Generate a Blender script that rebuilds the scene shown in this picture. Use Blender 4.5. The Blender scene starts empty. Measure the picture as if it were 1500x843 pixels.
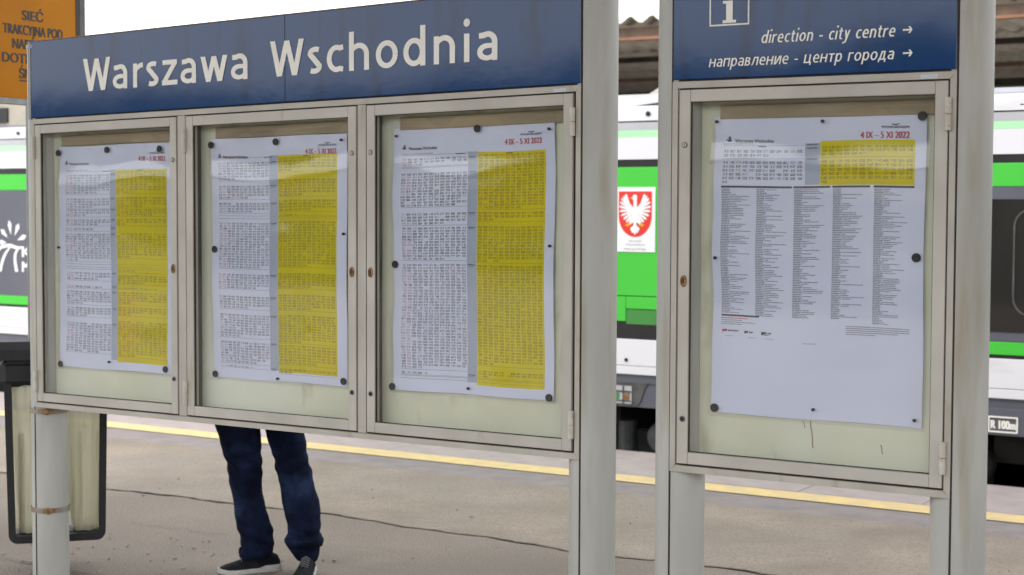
import bpy, bmesh, math, random
from math import radians as Rd, sin, cos, pi, tan, sqrt
from mathutils import Vector, Matrix
random.seed(7)
sc = bpy.context.scene
col = sc.collection

# ------------------------------------------------------------ camera
cam = bpy.data.objects.new('camera', bpy.data.cameras.new('camera'))
col.objects.link(cam); sc.camera = cam
YAW, PIT, ROL, EYE = Rd(32.03), Rd(-2.846), Rd(0.2076), 1.79
f_ = Vector((-sin(YAW)*cos(PIT), cos(YAW)*cos(PIT), sin(PIT)))
r_ = Vector((cos(YAW), sin(YAW), 0)); u_ = r_.cross(f_)
r2 = cos(ROL)*r_ + sin(ROL)*u_; u2 = -sin(ROL)*r_ + cos(ROL)*u_
m4 = Matrix((r2, u2, -f_)).transposed().to_4x4(); m4.translation = (0, 0, EYE)
cam.matrix_world = m4
cam.data.sensor_width = 36; cam.data.lens = 56.56
cam.data.clip_start = 0.05; cam.data.clip_end = 2000
cam.data.dof.use_dof = True; cam.data.dof.focus_distance = 6.0; cam.data.dof.aperture_fstop = 4.0

# ------------------------------------------------------------ sky, sun, exposure
w = bpy.data.worlds.new('World'); sc.world = w; w.use_nodes = True
nt = w.node_tree; bg = nt.nodes['Background']
SUN_EL, SUN_AZ = Rd(48), Rd(205)
sky = nt.nodes.new('ShaderNodeTexSky'); sky.sky_type = 'NISHITA'; sky.sun_disc = False
sky.sun_elevation = SUN_EL; sky.sun_rotation = SUN_AZ; sky.dust_density = 3
mx = nt.nodes.new('ShaderNodeMix'); mx.data_type = 'RGBA'; mx.inputs['Factor'].default_value = 0.86
nt.links.new(sky.outputs[0], mx.inputs['A']); mx.inputs['B'].default_value = (17.0, 17.2, 17.8, 1)
nt.links.new(mx.outputs['Result'], bg.inputs[0]); bg.inputs[1].default_value = 0.1
sl = bpy.data.lights.new('sun', 'SUN'); sl.energy = 0.9; sl.angle = Rd(15); sl.color = (1, .97, .92)
so = bpy.data.objects.new('sun', sl); col.objects.link(so)
sd = Vector((sin(SUN_AZ)*cos(SUN_EL), cos(SUN_AZ)*cos(SUN_EL), sin(SUN_EL)))
so.rotation_euler = sd.to_track_quat('Z', 'Y').to_euler()
sc.view_settings.view_transform = 'Standard'; sc.view_settings.look = 'None'
sc.view_settings.exposure = 0.64; sc.view_settings.gamma = 1

# ------------------------------------------------------------ materials
def mat(name, c, rough=.6, c2=None, scale=6, lo=.35, hi=.65, bump=0, bscale=60, coat=0, metal=0, spec=.5, detail=5,
        c3=None, s3=2.0, lo3=.55, hi3=.75, stretch=None, dirt=None):
    """noise-mixed principled material: c / c2 mottling, c3 larger stains, optional bump"""
    m = bpy.data.materials.new(name); m.use_nodes = True
    n = m.node_tree; L = n.links; P = n.nodes['Principled BSDF']
    P.inputs['Roughness'].default_value = rough; P.inputs['Metallic'].default_value = metal
    P.inputs['Specular IOR Level'].default_value = spec
    P.inputs['Coat Weight'].default_value = coat; P.inputs['Coat Roughness'].default_value = .12
    tc = n.nodes.new('ShaderNodeTexCoord'); vec = tc.outputs['Object']
    def noise(sc_, det, st=None):
        v = vec
        if st:
            mp = n.nodes.new('ShaderNodeMapping'); mp.inputs['Scale'].default_value = st
            L.new(v, mp.inputs[0]); v = mp.outputs[0]
        t = n.nodes.new('ShaderNodeTexNoise'); t.inputs['Scale'].default_value = sc_; t.inputs['Detail'].default_value = det
        L.new(v, t.inputs['Vector']); return t.outputs['Fac']
    def ramp(fac, a, b):
        r = n.nodes.new('ShaderNodeMapRange'); r.inputs[1].default_value = a; r.inputs[2].default_value = b
        L.new(fac, r.inputs[0]); return r.outputs[0]
    def mixc(fac, a, b):
        k = n.nodes.new('ShaderNodeMix'); k.data_type = 'RGBA'
        L.new(fac, k.inputs['Factor'])
        if isinstance(a, tuple): k.inputs['A'].default_value = (*a, 1)
        else: L.new(a, k.inputs['A'])
        k.inputs['B'].default_value = (*b, 1); return k.outputs['Result']
    out = None
    if c2: out = mixc(ramp(noise(scale, detail, stretch), lo, hi), c, c2)
    if c3: out = mixc(ramp(noise(s3, 6), lo3, hi3), out if out else c, c3)
    if dirt: out = mixc(ramp(noise(dirt[1], 8, dirt[2]), dirt[3], dirt[4]), out if out else c, dirt[0])
    if out: L.new(out, P.inputs['Base Color'])
    else: P.inputs['Base Color'].default_value = (*c, 1)
    if bump:
        b = n.nodes.new('ShaderNodeBump'); b.inputs['Strength'].default_value = bump; b.inputs['Distance'].default_value = .01
        L.new(noise(bscale, 4), b.inputs['Height']); L.new(b.outputs[0], P.inputs['Normal'])
    return m

def clear_mat(name, tint=(1, 1, 1), rough=.03, ior=1.45, bump=0, bscale=5, stretch=(1, 1, 1)):
    m = bpy.data.materials.new(name); m.use_nodes = True; n = m.node_tree; L = n.links
    n.nodes.remove(n.nodes['Principled BSDF']); out = n.nodes['Material Output']
    tr = n.nodes.new('ShaderNodeBsdfTransparent'); tr.inputs[0].default_value = (*tint, 1)
    gl = n.nodes.new('ShaderNodeBsdfGlossy'); gl.inputs['Roughness'].default_value = rough
    # two-sided Schlick reflectance, so both faces of a thin pane behave alike
    F0 = ((ior-1)/(ior+1))**2
    ge = n.nodes.new('ShaderNodeNewGeometry'); dt = n.nodes.new('ShaderNodeVectorMath'); dt.operation = 'DOT_PRODUCT'
    L.new(ge.outputs['Incoming'], dt.inputs[0]); L.new(ge.outputs['Normal'], dt.inputs[1])
    def mth(op, a, b=None, v=None):
        k = n.nodes.new('ShaderNodeMath'); k.operation = op
        for i, q in enumerate((a, b)):
            if q is None: continue
            if isinstance(q, (int, float)): k.inputs[i].default_value = q
            else: L.new(q, k.inputs[i])
        return k.outputs[0]
    ab = mth('ABSOLUTE', dt.outputs['Value']); om = mth('SUBTRACT', 1.0, ab); p5 = mth('POWER', om, 5.0)
    fres = mth('ADD', mth('MULTIPLY', p5, 1-F0), F0)
    ms = n.nodes.new('ShaderNodeMixShader')
    L.new(fres, ms.inputs[0]); L.new(tr.outputs[0], ms.inputs[1]); L.new(gl.outputs[0], ms.inputs[2])
    L.new(ms.outputs[0], out.inputs[0])
    if bump:
        tc = n.nodes.new('ShaderNodeTexCoord'); mp = n.nodes.new('ShaderNodeMapping'); mp.inputs['Scale'].default_value = stretch
        t = n.nodes.new('ShaderNodeTexNoise'); t.inputs['Scale'].default_value = bscale; t.inputs['Detail'].default_value = 1.5
        b = n.nodes.new('ShaderNodeBump'); b.inputs['Strength'].default_value = bump; b.inputs['Distance'].default_value = .05
        L.new(tc.outputs['Object'], mp.inputs[0]); L.new(mp.outputs[0], t.inputs['Vector'])
        L.new(t.outputs['Fac'], b.inputs['Height']); L.new(b.outputs[0], gl.inputs['Normal'])
    return m

M = dict(
 frame=mat('weathered_beige_paint', (.49,.465,.405), .5, (.41,.385,.335), 5, bump=.06, bscale=90, dirt=((.22,.165,.10), 9, (1,1,.25), .60, .82)),
 stile=mat('warm_grey_paint', (.52,.495,.44), .45, (.44,.415,.365), 4, bump=.05, bscale=90, dirt=((.25,.19,.115), 12, (1,1,.2), .62, .86)),
 post=mat('grey_green_post_paint', (.47,.465,.43), .5, (.385,.385,.355), 3.5, stretch=(2,2,.5), bump=.05, bscale=70, dirt=((.30,.25,.16), 5, (2,2,.25), .56, .82)),
 gasket=mat('brown_glazing_gasket', (.06,.042,.025), .8, (.03,.025,.02), 14),
 liner=mat('shade_dark_steel_liner', (.13,.125,.11), .7, (.10,.095,.08), 6),
 gap=mat('dark_rubber_and_shade', (.02,.017,.015), .9, (.05,.03,.02), 8),  # near black, also the painted shade in the door gaps
 back=mat('pale_green_back_panel', (.66,.66,.525), .6, (.57,.57,.44), 3.2, bump=.03, bscale=40, c3=(.70,.72,.62), s3=1.6, lo3=.45, hi3=.7, dirt=((.40,.35,.23), 7, (1.2,1,.6), .60, .82)),
 reflection_stain_brown=mat('faded_brown_reflection_and_stain', (.33,.26,.16), .7, (.26,.2,.13), 9, stretch=(.4,1,3)),  # colour of the painted reflection bar, reused for drips and bag rubbish
 blue=mat('blue_sign_enamel', (.005,.042,.150), .085, (.008,.048,.155), 2.5, bump=.035, bscale=7, coat=.0, spec=.42, dirt=((.004,.02,.065), 4, (2.4,1,.35), .55, .75), c3=(.016,.052,.14), s3=1.3),
 letter=mat('off_white_lettering', (.90,.88,.81), .5, (.84,.82,.75), 12),
 paper=mat('white_paper', (.72,.745,.90), .6, (.68,.71,.87), 3, spec=.3),
 ink=mat('grey_black_ink', (.055,.055,.07), .6, (.09,.085,.10), 20),
 inkl=mat('light_grey_ink', (.21,.22,.27), .6, (.28,.28,.33), 30),
 inkred=mat('red_ink', (.55,.05,.07), .6, (.48,.06,.08), 20),
 inkpink=mat('pale_red_ink', (.55,.33,.40), .6, (.5,.3,.36), 20),
 inkora=mat('orange_brown_ink', (.50,.27,.01), .6, (.4,.22,.01), 9),
 inko=mat('olive_ink', (.16,.135,.006), .6, (.22,.15,.006), 9),
 yellow=mat('yellow_print', (.72,.60,.0), .6, (.62,.53,.0), 4, c3=(.74,.53,.0), s3=3, spec=.2),
 greyp=mat('blue_grey_print', (.41,.46,.58), .55, (.38,.43,.54), 6),
 magnet=mat('dark_grey_magnet', (.022,.022,.025), .6, (.04,.04,.044), 30, spec=.25),
 pin=mat('black_pin', (.01,.01,.012), .3, (.03,.03,.035), 30),
 hinge=mat('cream_hinge_paint', (.58,.56,.49), .45, (.5,.46,.38), 20, dirt=((.3,.18,.09), 30, (1,1,1), .6, .75)),
 rust=mat('rusty_brass', (.2,.09,.035), .55, (.36,.24,.11), 60, metal=.4),
 screw=mat('dull_steel', (.12,.12,.12), .4, (.2,.2,.19), 60, metal=.6),
 orange=mat('orange_enamel', (.56,.205,.0), .3, (.48,.17,.0), 2.5, spec=.12),
 black=mat('black_paint', (.02,.018,.016), .5, (.03,.025,.02), 10),
 steel=mat('galvanised_steel', (.2,.21,.21), .45, (.28,.28,.27), 12, metal=.5),
 binblk=mat('black_bin_plastic', (.008,.008,.009), .6, (.013,.013,.014), 10, bump=.08, bscale=120),
 strap=mat('stained_steel_band', (.33,.30,.25), .5, (.22,.15,.09), 14, metal=.3),
 asphalt=mat('worn_asphalt', (.285,.238,.193), .9, (.18,.148,.12), 1.4, detail=9, bump=.8, bscale=130, c3=(.31,.26,.213), s3=.7, lo3=.45, hi3=.7, dirt=((.145,.12,.098), 95, (1,1,1), .48, .66)),
 asphalt2=mat('pale_worn_asphalt', (.35,.288,.228), .9, (.25,.204,.162), 1.8, detail=9, bump=.7, bscale=130, c3=(.31,.268,.235), s3=.6, lo3=.45, hi3=.7, dirt=((.20,.164,.132), 95, (1,1,1), .48, .66)),
 crackm=mat('dark_crack', (.085,.072,.06), .95, (.16,.135,.115), 12, lo=.4, hi=.6),
 slab=mat('pinkish_edge_paving', (.42,.36,.345), .85, (.36,.305,.29), 5, bump=.3, bscale=80, c3=(.43,.40,.38), s3=1.2),
 slabd=mat('mauve_grey_paving', (.27,.235,.225), .85, (.22,.19,.185), 6, bump=.3, bscale=80),
 yline=mat('worn_yellow_road_paint', (.76,.56,.24), .7, (.62,.48,.27), 7, bump=.15, bscale=90, dirt=((.5,.43,.33), 30, (1,1,1), .6, .75)),
 speck=mat('pale_litter', (.42,.38,.33), .8, (.26,.23,.2), 50),
 ballast=mat('dark_ballast', (.17,.15,.13), .95, (.26,.23,.2), 30, bump=1, bscale=30),
 rail=mat('rusty_rail', (.14,.08,.05), .6, (.2,.12,.08), 20, metal=.5),
 tgreen=mat('green_train_paint', (.055,.53,.042), .4, (.063,.56,.048), 1.2, coat=.15),
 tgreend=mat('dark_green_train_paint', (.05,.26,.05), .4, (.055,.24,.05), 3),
 tpale=mat('pale_green_train_paint', (.42,.80,.45), .35, (.45,.82,.48), 3),
 twhite=mat('white_train_paint', (.76,.76,.80), .35, (.76,.76,.80), 2.5, coat=.2, dirt=((.6,.59,.6), 3, (.5,1,2), .6, .85)),
 tgrey=mat('grey_train_paint', (.115,.12,.15), .4, (.10,.105,.135), 2, coat=.15),
 tlgrey=mat('light_grey_train_paint', (.50,.50,.53), .45, (.44,.44,.47), 3, dirt=((.35,.33,.3), 4, (.4,1,2), .6, .85)),
 tblack=mat('black_train_trim', (.012,.012,.013), .35, (.02,.02,.021), 5),
 tglass=mat('tinted_train_glass', (.008,.008,.008), .08, (.016,.014,.012), 1.5, spec=.6),
 troof=mat('dirty_cream_roof_plastic', (.50,.46,.37), .7, (.40,.36,.29), 4, dirt=((.25,.22,.17), 6, (1,1,1), .55, .8)),
 tdark=mat('bogie_grime', (.012,.011,.01), .8, (.025,.02,.018), 9),
 rims=mat('seal_grey', (.045,.05,.05), .4, (.1,.1,.1), 9),
 red=mat('shield_red', (.72,.03,.02), .5, (.74,.035,.025), 9),
 gold=mat('gold_claw', (.85,.42,.01), .5, (.8,.36,.01), 20),
 white=mat('clean_white', (.86,.86,.87), .5, (.82,.82,.84), 9),
 corr=mat('mossy_corrugated_sheet', (.66,.65,.55), .9, (.50,.49,.39), 2.5, c3=(.72,.70,.60), s3=1.1),
 beam=mat('rust_brown_beam', (.24,.15,.10), .8, (.14,.10,.07), 3),
 beamo=mat('rust_orange_edge', (.38,.19,.11), .8, (.27,.14,.085), 4),
 wall=mat('dark_brown_wall', (.09,.08,.065), .9, (.035,.03,.025), 2),
 canopy=mat('grey_canopy_sheet', (.22,.21,.19), .8, (.17,.16,.15), 1),
 bankdark=mat('dark_reflection_bank', (.035,.05,.02), .95, (.02,.03,.012), .6, bump=.8, bscale=2),
 denim=mat('dark_blue_denim', (.006,.011,.033), .95, (.003,.005,.015), 7, stretch=(1.5,1.5,.7), bump=1.0, bscale=24, c3=(.019,.033,.082), s3=6, lo3=.48, hi3=.68, spec=.12),
 shoe=mat('black_shoe_leather', (.006,.007,.008), .8, (.016,.018,.02), 25, spec=.15, bump=.3, bscale=120),
 sole=mat('grey_white_rubber_sole', (.52,.50,.47), .7, (.4,.38,.35), 30),
 lace=mat('grey_lace', (.2,.21,.22), .8, (.12,.12,.13), 40),
 skin=mat('skin', (.55,.33,.24), .55, (.5,.29,.21), 12),
 jacket=mat('dark_jacket_cloth', (.02,.022,.03), .85, (.03,.032,.04), 8, bump=.2, bscale=120),
 hair=mat('brown_hair', (.05,.03,.018), .7, (.03,.018,.01), 60, stretch=(1,1,.2), bump=.5, bscale=90),
 sticker=mat('pale_blue_sticker', (.55,.6,.66), .5, (.5,.52,.56), 90),
 glass=clear_mat('cabinet_glass', (.985,.99,.985), .02, 1.36),
 sleeve=clear_mat('clear_plastic_sleeve', (.965,.97,.985), .11, 1.85, bump=.16, bscale=3.2, stretch=(1, 1, 1.6)),
)
def bagmat():
    m = bpy.data.materials.new('translucent_cream_plastic_bag'); m.use_nodes = True; n = m.node_tree; L = n.links
    P = n.nodes['Principled BSDF']; out = n.nodes['Material Output']
    tc = n.nodes.new('ShaderNodeTexCoord'); mp = n.nodes.new('ShaderNodeMapping'); mp.inputs['Scale'].default_value = (9, 9, .7)
    t = n.nodes.new('ShaderNodeTexNoise'); t.inputs['Scale'].default_value = 4
    k = n.nodes.new('ShaderNodeMix'); k.data_type = 'RGBA'
    k.inputs['A'].default_value = (.95, .90, .66, 1); k.inputs['B'].default_value = (.66, .66, .54, 1)
    L.new(tc.outputs['Object'], mp.inputs[0]); L.new(mp.outputs[0], t.inputs['Vector']); L.new(t.outputs['Fac'], k.inputs['Factor'])
    L.new(k.outputs['Result'], P.inputs['Base Color']); P.inputs['Roughness'].default_value = .3
    t2 = n.nodes.new('ShaderNodeTexNoise'); t2.inputs['Scale'].default_value = 3.5; t2.inputs['Detail'].default_value = 5
    bp = n.nodes.new('ShaderNodeBump'); bp.inputs['Strength'].default_value = 1; bp.inputs['Distance'].default_value = .03
    L.new(mp.outputs[0], t2.inputs['Vector']); L.new(t2.outputs['Fac'], bp.inputs['Height']); L.new(bp.outputs[0], P.inputs['Normal'])
    tl = n.nodes.new('ShaderNodeBsdfTranslucent'); L.new(k.outputs['Result'], tl.inputs[0])
    a = n.nodes.new('ShaderNodeMixShader'); a.inputs[0].default_value = .45
    L.new(P.outputs[0], a.inputs[1]); L.new(tl.outputs[0], a.inputs[2])
    tr = n.nodes.new('ShaderNodeBsdfTransparent'); b = n.nodes.new('ShaderNodeMixShader'); b.inputs[0].default_value = .26
    L.new(a.outputs[0], b.inputs[1]); L.new(tr.outputs[0], b.inputs[2]); L.new(b.outputs[0], out.inputs[0])
    return m
M['bag'] = bagmat()

# ------------------------------------------------------------ mesh helpers
class MB:
    def __init__(s): s.v = []; s.f = []
    def poly(s, pts):
        b = len(s.v); s.v += [tuple(p) for p in pts]; s.f.append(tuple(range(b, b+len(pts))))
    def box(s, x0, x1, y0, y1, z0, z1, bev=0):
        if bev <= 0:
            b = len(s.v)
            s.v += [(x, y, z) for z in (z0, z1) for y in (y0, y1) for x in (x0, x1)]
            s.f += [tuple(b+i for i in q) for q in ((0,2,3,1),(4,5,7,6),(0,1,5,4),(2,6,7,3),(0,4,6,2),(1,3,7,5))]
            return
        bm = bmesh.new(); bmesh.ops.create_cube(bm, size=1)
        for v in bm.verts: v.co = Vector(((x0+x1)/2+v.co.x*(x1-x0), (y0+y1)/2+v.co.y*(y1-y0), (z0+z1)/2+v.co.z*(z1-z0)))
        bmesh.ops.bevel(bm, geom=bm.edges[:], offset=bev, segments=1, affect='EDGES')
        s.addbm(bm); bm.free()
    def addbm(s, bm):
        b = len(s.v); bm.verts.ensure_lookup_table(); bm.verts.index_update()
        s.v += [tuple(v.co) for v in bm.verts]; s.f += [tuple(b+v.index for v in f.verts) for f in bm.faces]
    def loft(s, rings, caps=True, close=True):
        b = len(s.v); n = len(rings[0])
        for r in rings: s.v += [tuple(p) for p in r]
        for i in range(len(rings)-1):
            for j in range(n if close else n-1):
                k = (j+1) % n
                s.f.append((b+i*n+j, b+i*n+k, b+(i+1)*n+k, b+(i+1)*n+j))
        if caps:
            s.f.append(tuple(b+j for j in reversed(range(n)))); s.f.append(tuple(b+(len(rings)-1)*n+j for j in range(n)))
    def tube(s, pts, r, n=10, caps=True):
        pts = [Vector(p) for p in pts]; rings = []
        rr = r if isinstance(r, (list, tuple)) else [r]*len(pts)
        for i, p in enumerate(pts):
            t = (pts[min(i+1, len(pts)-1)]-pts[max(i-1, 0)]).normalized()
            a = t.orthogonal().normalized() if i == 0 else (a-t*a.dot(t)).normalized()
            c = t.cross(a); rings.append([p+rr[i]*(cos(q)*a+sin(q)*c) for q in (2*pi*k/n for k in range(n))])
        s.loft(rings, caps)
    def disc(s, c, ax, r, h, n=20, bev=.0):
        """short cylinder centred c along ax"""
        c = Vector(c); ax = Vector(ax).normalized(); a = ax.orthogonal().normalized(); b_ = ax.cross(a)
        prof = [(0, r-bev)] if bev else []
        prof = [(0, r), (h-bev, r), (h, r-bev)] if bev else [(0, r), (h, r)]
        s.loft([[c+ax*t+rad*(cos(2*pi*k/n)*a+sin(2*pi*k/n)*b_) for k in range(n)] for t, rad in prof])
    def build(s, name, m, parent=None, fn=None, smooth=False, kind=None, fix=True):
        me = bpy.data.meshes.new(name)
        vs = [fn(*v) for v in s.v] if fn else s.v
        me.from_pydata(vs, [], s.f); me.update()
        if fix:
            bm = bmesh.new(); bm.from_mesh(me); bmesh.ops.recalc_face_normals(bm, faces=bm.faces); bm.to_mesh(me); bm.free()
        me.materials.append(m)
        if smooth: me.shade_smooth()
        o = bpy.data.objects.new(name, me); col.objects.link(o)
        if parent: o.parent = parent
        if kind: o['kind'] = kind
        return o
def bx(name, m, parent, x0, x1, y0, y1, z0, z1, bev=0, fn=None, kind=None):
    b = MB(); b.box(x0, x1, y0, y1, z0, z1, bev); return b.build(name, m, parent, fn, kind=kind)
def tag(o, label, cat, group=None):
    o['label'] = label; o['category'] = cat
    if group: o['group'] = group
    return o
def empty(name, loc, rz=0):
    o = bpy.data.objects.new(name, None); o.location = loc; o.rotation_euler = (0, 0, rz); col.objects.link(o); return o

# ---- text: stroked glyphs drawn as ribbons, plus the built-in font for fine print
def cat(pts, n=7):
    out = []; P = [pts[0]]+list(pts)+[pts[-1]]
    for i in range(1, len(P)-2):
        for k in range(n):
            t = k/n; a, b, c, d = P[i-1], P[i], P[i+1], P[i+2]
            out.append(tuple(.5*((2*b[j])+(-a[j]+c[j])*t+(2*a[j]-5*b[j]+4*c[j]-d[j])*t*t+(-a[j]+3*b[j]-3*c[j]+d[j])*t**3) for j in range(len(b))))
    out.append(tuple(pts[-1])); return out
def ribbon(pts, wd):
    """polyline (x,y[,w]) -> list of quads"""
    L_, R_ = [], []
    for i, p in enumerate(pts):
        a = pts[max(i-1, 0)]; b = pts[min(i+1, len(pts)-1)]
        dx, dy = b[0]-a[0], b[1]-a[1]; l = sqrt(dx*dx+dy*dy) or 1
        h = (p[2] if len(p) > 2 else wd)/2
        L_.append((p[0]-dy/l*h, p[1]+dx/l*h)); R_.append((p[0]+dy/l*h, p[1]-dx/l*h))
    return [(L_[i], R_[i], R_[i+1], L_[i+1]) for i in range(len(pts)-1)]
def slant(x0, y0, x1, y1, t): return [((x0, y0), (x0+t, y0), (x1+t, y1), (x1, y1))]
def rect(x0, y0, x1, y1): return [((x0, y0), (x1, y0), (x1, y1), (x0, y1))]
def arc(cx, cy, rx, ry, a0, a1, wv, wh, n=14, w0=None, w1=None):
    """elliptical stroke; wv = width where it runs vertically, wh = where it runs horizontally"""
    out = []
    for k in range(n+1):
        f = k/n; a = Rd(a0+(a1-a0)*f); w_ = sqrt((wv*cos(a))**2+(wh*sin(a))**2)
        if w0 is not None and f < .35: w_ = w0+(w_-w0)*f/.35
        if w1 is not None and f > .65: w_ = w1+(w_-w1)*(1-f)/.35
        out.append((cx+rx*cos(a), cy+ry*sin(a), w_))
    return out
def glyph(ch, W, t, X, C, A):
    """glyph of width W, stem t, x-height X, cap C, ascender A: list of polygon groups"""
    q = t*.80; g = []; hx = (W-t)/2
    ch = {'а': 'a', 'е': 'e', 'о': 'o', 'р': 'p'}.get(ch, ch)
    if ch in 'Ww':
        H = C if ch == 'W' else X; m1 = W*.20; tt = t*1.10
        g += [slant(m1, 0, 0, H, tt), slant(m1, 0, W/2-tt*.5, H*.985, tt), slant(W-m1-tt, 0, W/2-tt*.5, H*.985, tt), slant(W-m1-tt, 0, W-tt, H, tt)]
    elif ch == 'a':
        ya = X*.64
        g.append(ribbon([(W-t/2, 0, t), (W-t/2, ya, t)]+arc(W-t/2-hx*.93, ya, hx*.93, X-q/2-ya, 0, 118, t, q, 12)+[(W*.09, X*.86, q)], t))
        yb = X*.30; ry = X*.58/2-q*.42
        g.append(ribbon([(W-t*.6, yb+ry, q*.85)]+arc(W*.52, yb, W*.52-t/2, ry, 90, 270, t*.98, q*.9, 14)+[(W*.68, yb-ry+q*.12, q*.9), (W-t*.7, X*.20, q*.8)], t))
    elif ch == 'r':
        g.append(rect(0, 0, t, X*.975)); g.append(ribbon(arc(W*1.05, X*.60, W*1.05-t*.62, X*.40-q*.55, 165, 92, q, q*1.05, 8), q))
    elif ch == 's':
        g.append(ribbon(arc(W*.56, X*.735, W*.56-t*.5, X*.265-q*.5, 55, 180, t*.92, q, 10)+cat([(t*.5, X*.735, t*.92), (W*.5, X*.505, t*.95), (W-t*.5, X*.27, t*.95)], 6)[1:]+arc(W*.45, X*.27, W*.55-t*.5, X*.27-q*.5, 0, -125, t*.95, q, 10)[1:], t))
    elif ch == 'z':
        g += [rect(W*.04, X-q, W*.97, X), rect(0, 0, W, q), slant(0, q*.8, W*.97-t*1.25, X-q*.9, t*1.25)]
    elif ch == 'c':
        g.append(ribbon([(W, X*.90, q)]+arc(W*.60, X/2, W*.60-t/2, (X-q)/2, 68, 292, t, q, 20)+[(W, X*.095, q)], t))
    elif ch == 'e':
        g.append(ribbon([(W*.94, X*.085, q)]+arc(W*.54, X/2, W*.54-t/2, (X-q)/2, 285, 90, t, q, 18)+arc(W*.54, X*.56, W*.46-t*.45, X*.44-q/2, 90, -8, t*.9, q, 8)[1:], t))
        g.append(rect(t*.6, X*.44, W-t*.05, X*.44+q*.85))
    elif ch in 'hn':
        g.append(rect(0, 0, t, A if ch == 'h' else X*.98)); yc = X*.58
        g.append(ribbon(arc(W/2, yc, hx, X-q/2-yc, 172, 0, t, q, 14, w0=q*.75)+[(W-t/2, 0, t)], t))
    elif ch in ('o', 'd', 'p'):
        o_ = ch == 'o'; cx = W/2 if o_ else (W*.49 if ch == 'd' else W*.51); rx = (W-t)/2 if o_ else (W*.98-t)/2
        P_ = arc(cx, X/2, rx, (X-q)/2, 0, 360, t, q, 36); g.append(ribbon(P_, t))
        if ch == 'd': g.append(rect(W-t, 0, W, A))
        if ch == 'p': g.append(rect(0, -X*.42, t, X*.98))
    elif ch == 'i':
        g.append(rect((W-t)/2, 0, (W+t)/2, X*.985)); r = t*.60
        cy = A-r*.45; g.append([[(W/2+r*cos(2*pi*k/18), cy+r*sin(2*pi*k/18)) for k in range(18)]])
    elif ch == 't':
        g.append(ribbon([(W*.42, X*1.28, t), (W*.42, X*.35, t)]+cat([(W*.42, X*.35, t), (W*.5, q*.8, q), (W*.75, q*.5, q), (W, q*.6, q)]), t)); g.append(rect(0, X-q, W*.95, X))
    elif ch == 'y':
        g += [slant(W*.40, -X*.02, 0, X, t*1.05), slant(W*.22, -X*.40, W-t*1.05, X, t*1.05)]
        g.append(ribbon([(W*.30, -X*.34, q), (W*.12, -X*.41, q), (-W*.04, -X*.40, q)], q))
    elif ch == '-': g.append(rect(0, X*.42, W, X*.42+q))
    elif ch == 'н': g += [rect(0, 0, t, X), rect(W-t, 0, W, X), rect(t, X*.46, W-t, X*.46+q)]
    elif ch == 'п': g += [rect(0, 0, t, X), rect(W-t, 0, W, X), rect(t, X-q, W-t, X)]
    elif ch == 'и': g += [rect(0, 0, t, X), rect(W-t, 0, W, X), slant(t*.6, 0, W-t*1.7, X, t*1.05)]
    elif ch == 'ц': g += [rect(0, 0, t, X), rect(W*.85-t, 0, W*.85, X), rect(t, 0, W, q), rect(W-t*.9, -X*.25, W, 0)]
    elif ch == 'т': g += [rect((W-t)/2, 0, (W+t)/2, X-q), rect(0, X-q, W, X)]
    elif ch == 'г': g += [rect(0, 0, t, X), rect(t, X-q, W, X)]
    elif ch == 'л': g += [rect(W-t, 0, W, X), rect(W*.25, X-q, W-t, X), ribbon([(0, q*.4, q), (W*.16, q*.6, q), (W*.27, X*.5, t), (W*.32, X-q, t)], t)]
    elif ch == 'д': g += [rect(0, 0, W, q), rect(0, -X*.25, t*.9, 0), rect(W-t*.9, -X*.25, W, 0), slant(W*.12, q, W*.26, X, t), rect(W*.82-t, q, W*.82, X), rect(W*.26, X-q, W*.82, X)]
    elif ch == 'в': g += [rect(0, 0, t, X), rect(t, X-q, W*.55, X), rect(t, X*.48, W*.6, X*.48+q), rect(t, 0, W*.6, q),
                          ribbon(arc(W*.5, X*.75-q*.05, W*.42-t/2, X*.25-q*.5, 90, -90, t, q, 8), t), ribbon(arc(W*.55, X*.27, W*.45-t/2, X*.27-q*.5, 90, -90, t, q, 8), t)]
    return g
def put_glyphs(b, items, base, t, X, C, A, lay=-.0015, shear=0):
    """items: (char, s0, s1)"""
    for ch, s0, s1 in items:
        for gi, grp in enumerate(glyph(ch, s1-s0, t, X, C, A)):
            d = lay-.0002*gi
            for p in grp: b.poly([(s0+x+shear*y, d, base+y) for x, y in p])
_dg = {}
def text_pts(body):
    """mesh (verts, faces) of a string in the built-in font, size 1"""
    if body in _dg: return _dg[body]
    c = bpy.data.curves.new('t', 'FONT'); c.body = body; c.size = 1; c.resolution_u = 3
    o = bpy.data.objects.new('t', c); col.objects.link(o)
    dg = bpy.context.evaluated_depsgraph_get(); me = bpy.data.meshes.new_from_object(o.evaluated_get(dg))
    r = ([tuple(v.co) for v in me.vertices], [tuple(p.vertices) for p in me.polygons])
    bpy.data.objects.remove(o); bpy.data.meshes.remove(me); bpy.data.curves.remove(c)
    _dg[body] = r; return r
def text_into(b, body, x0, x1, z0, h, lay=0, shear=0, bold=0, mapf=None):
    """fit string between x0..x1 with its overall height h, baseline z0 (baseline from capital height)"""
    v, f = text_pts(body); xs = [p[0] for p in v]; mn, mxx = min(xs), max(xs); k = (x1-x0)/(mxx-mn)
    for j, dx in enumerate([0] if not bold else [-bold, 0, bold]):
        n0 = len(b.v)
        for p in v:
            y = p[1]*h/.7; b.v.append((x0+(p[0]-mn)*k+dx+shear*y, lay-.0003*j, z0+y))
        b.f += [tuple(n0+i for i in q) for q in f]

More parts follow.
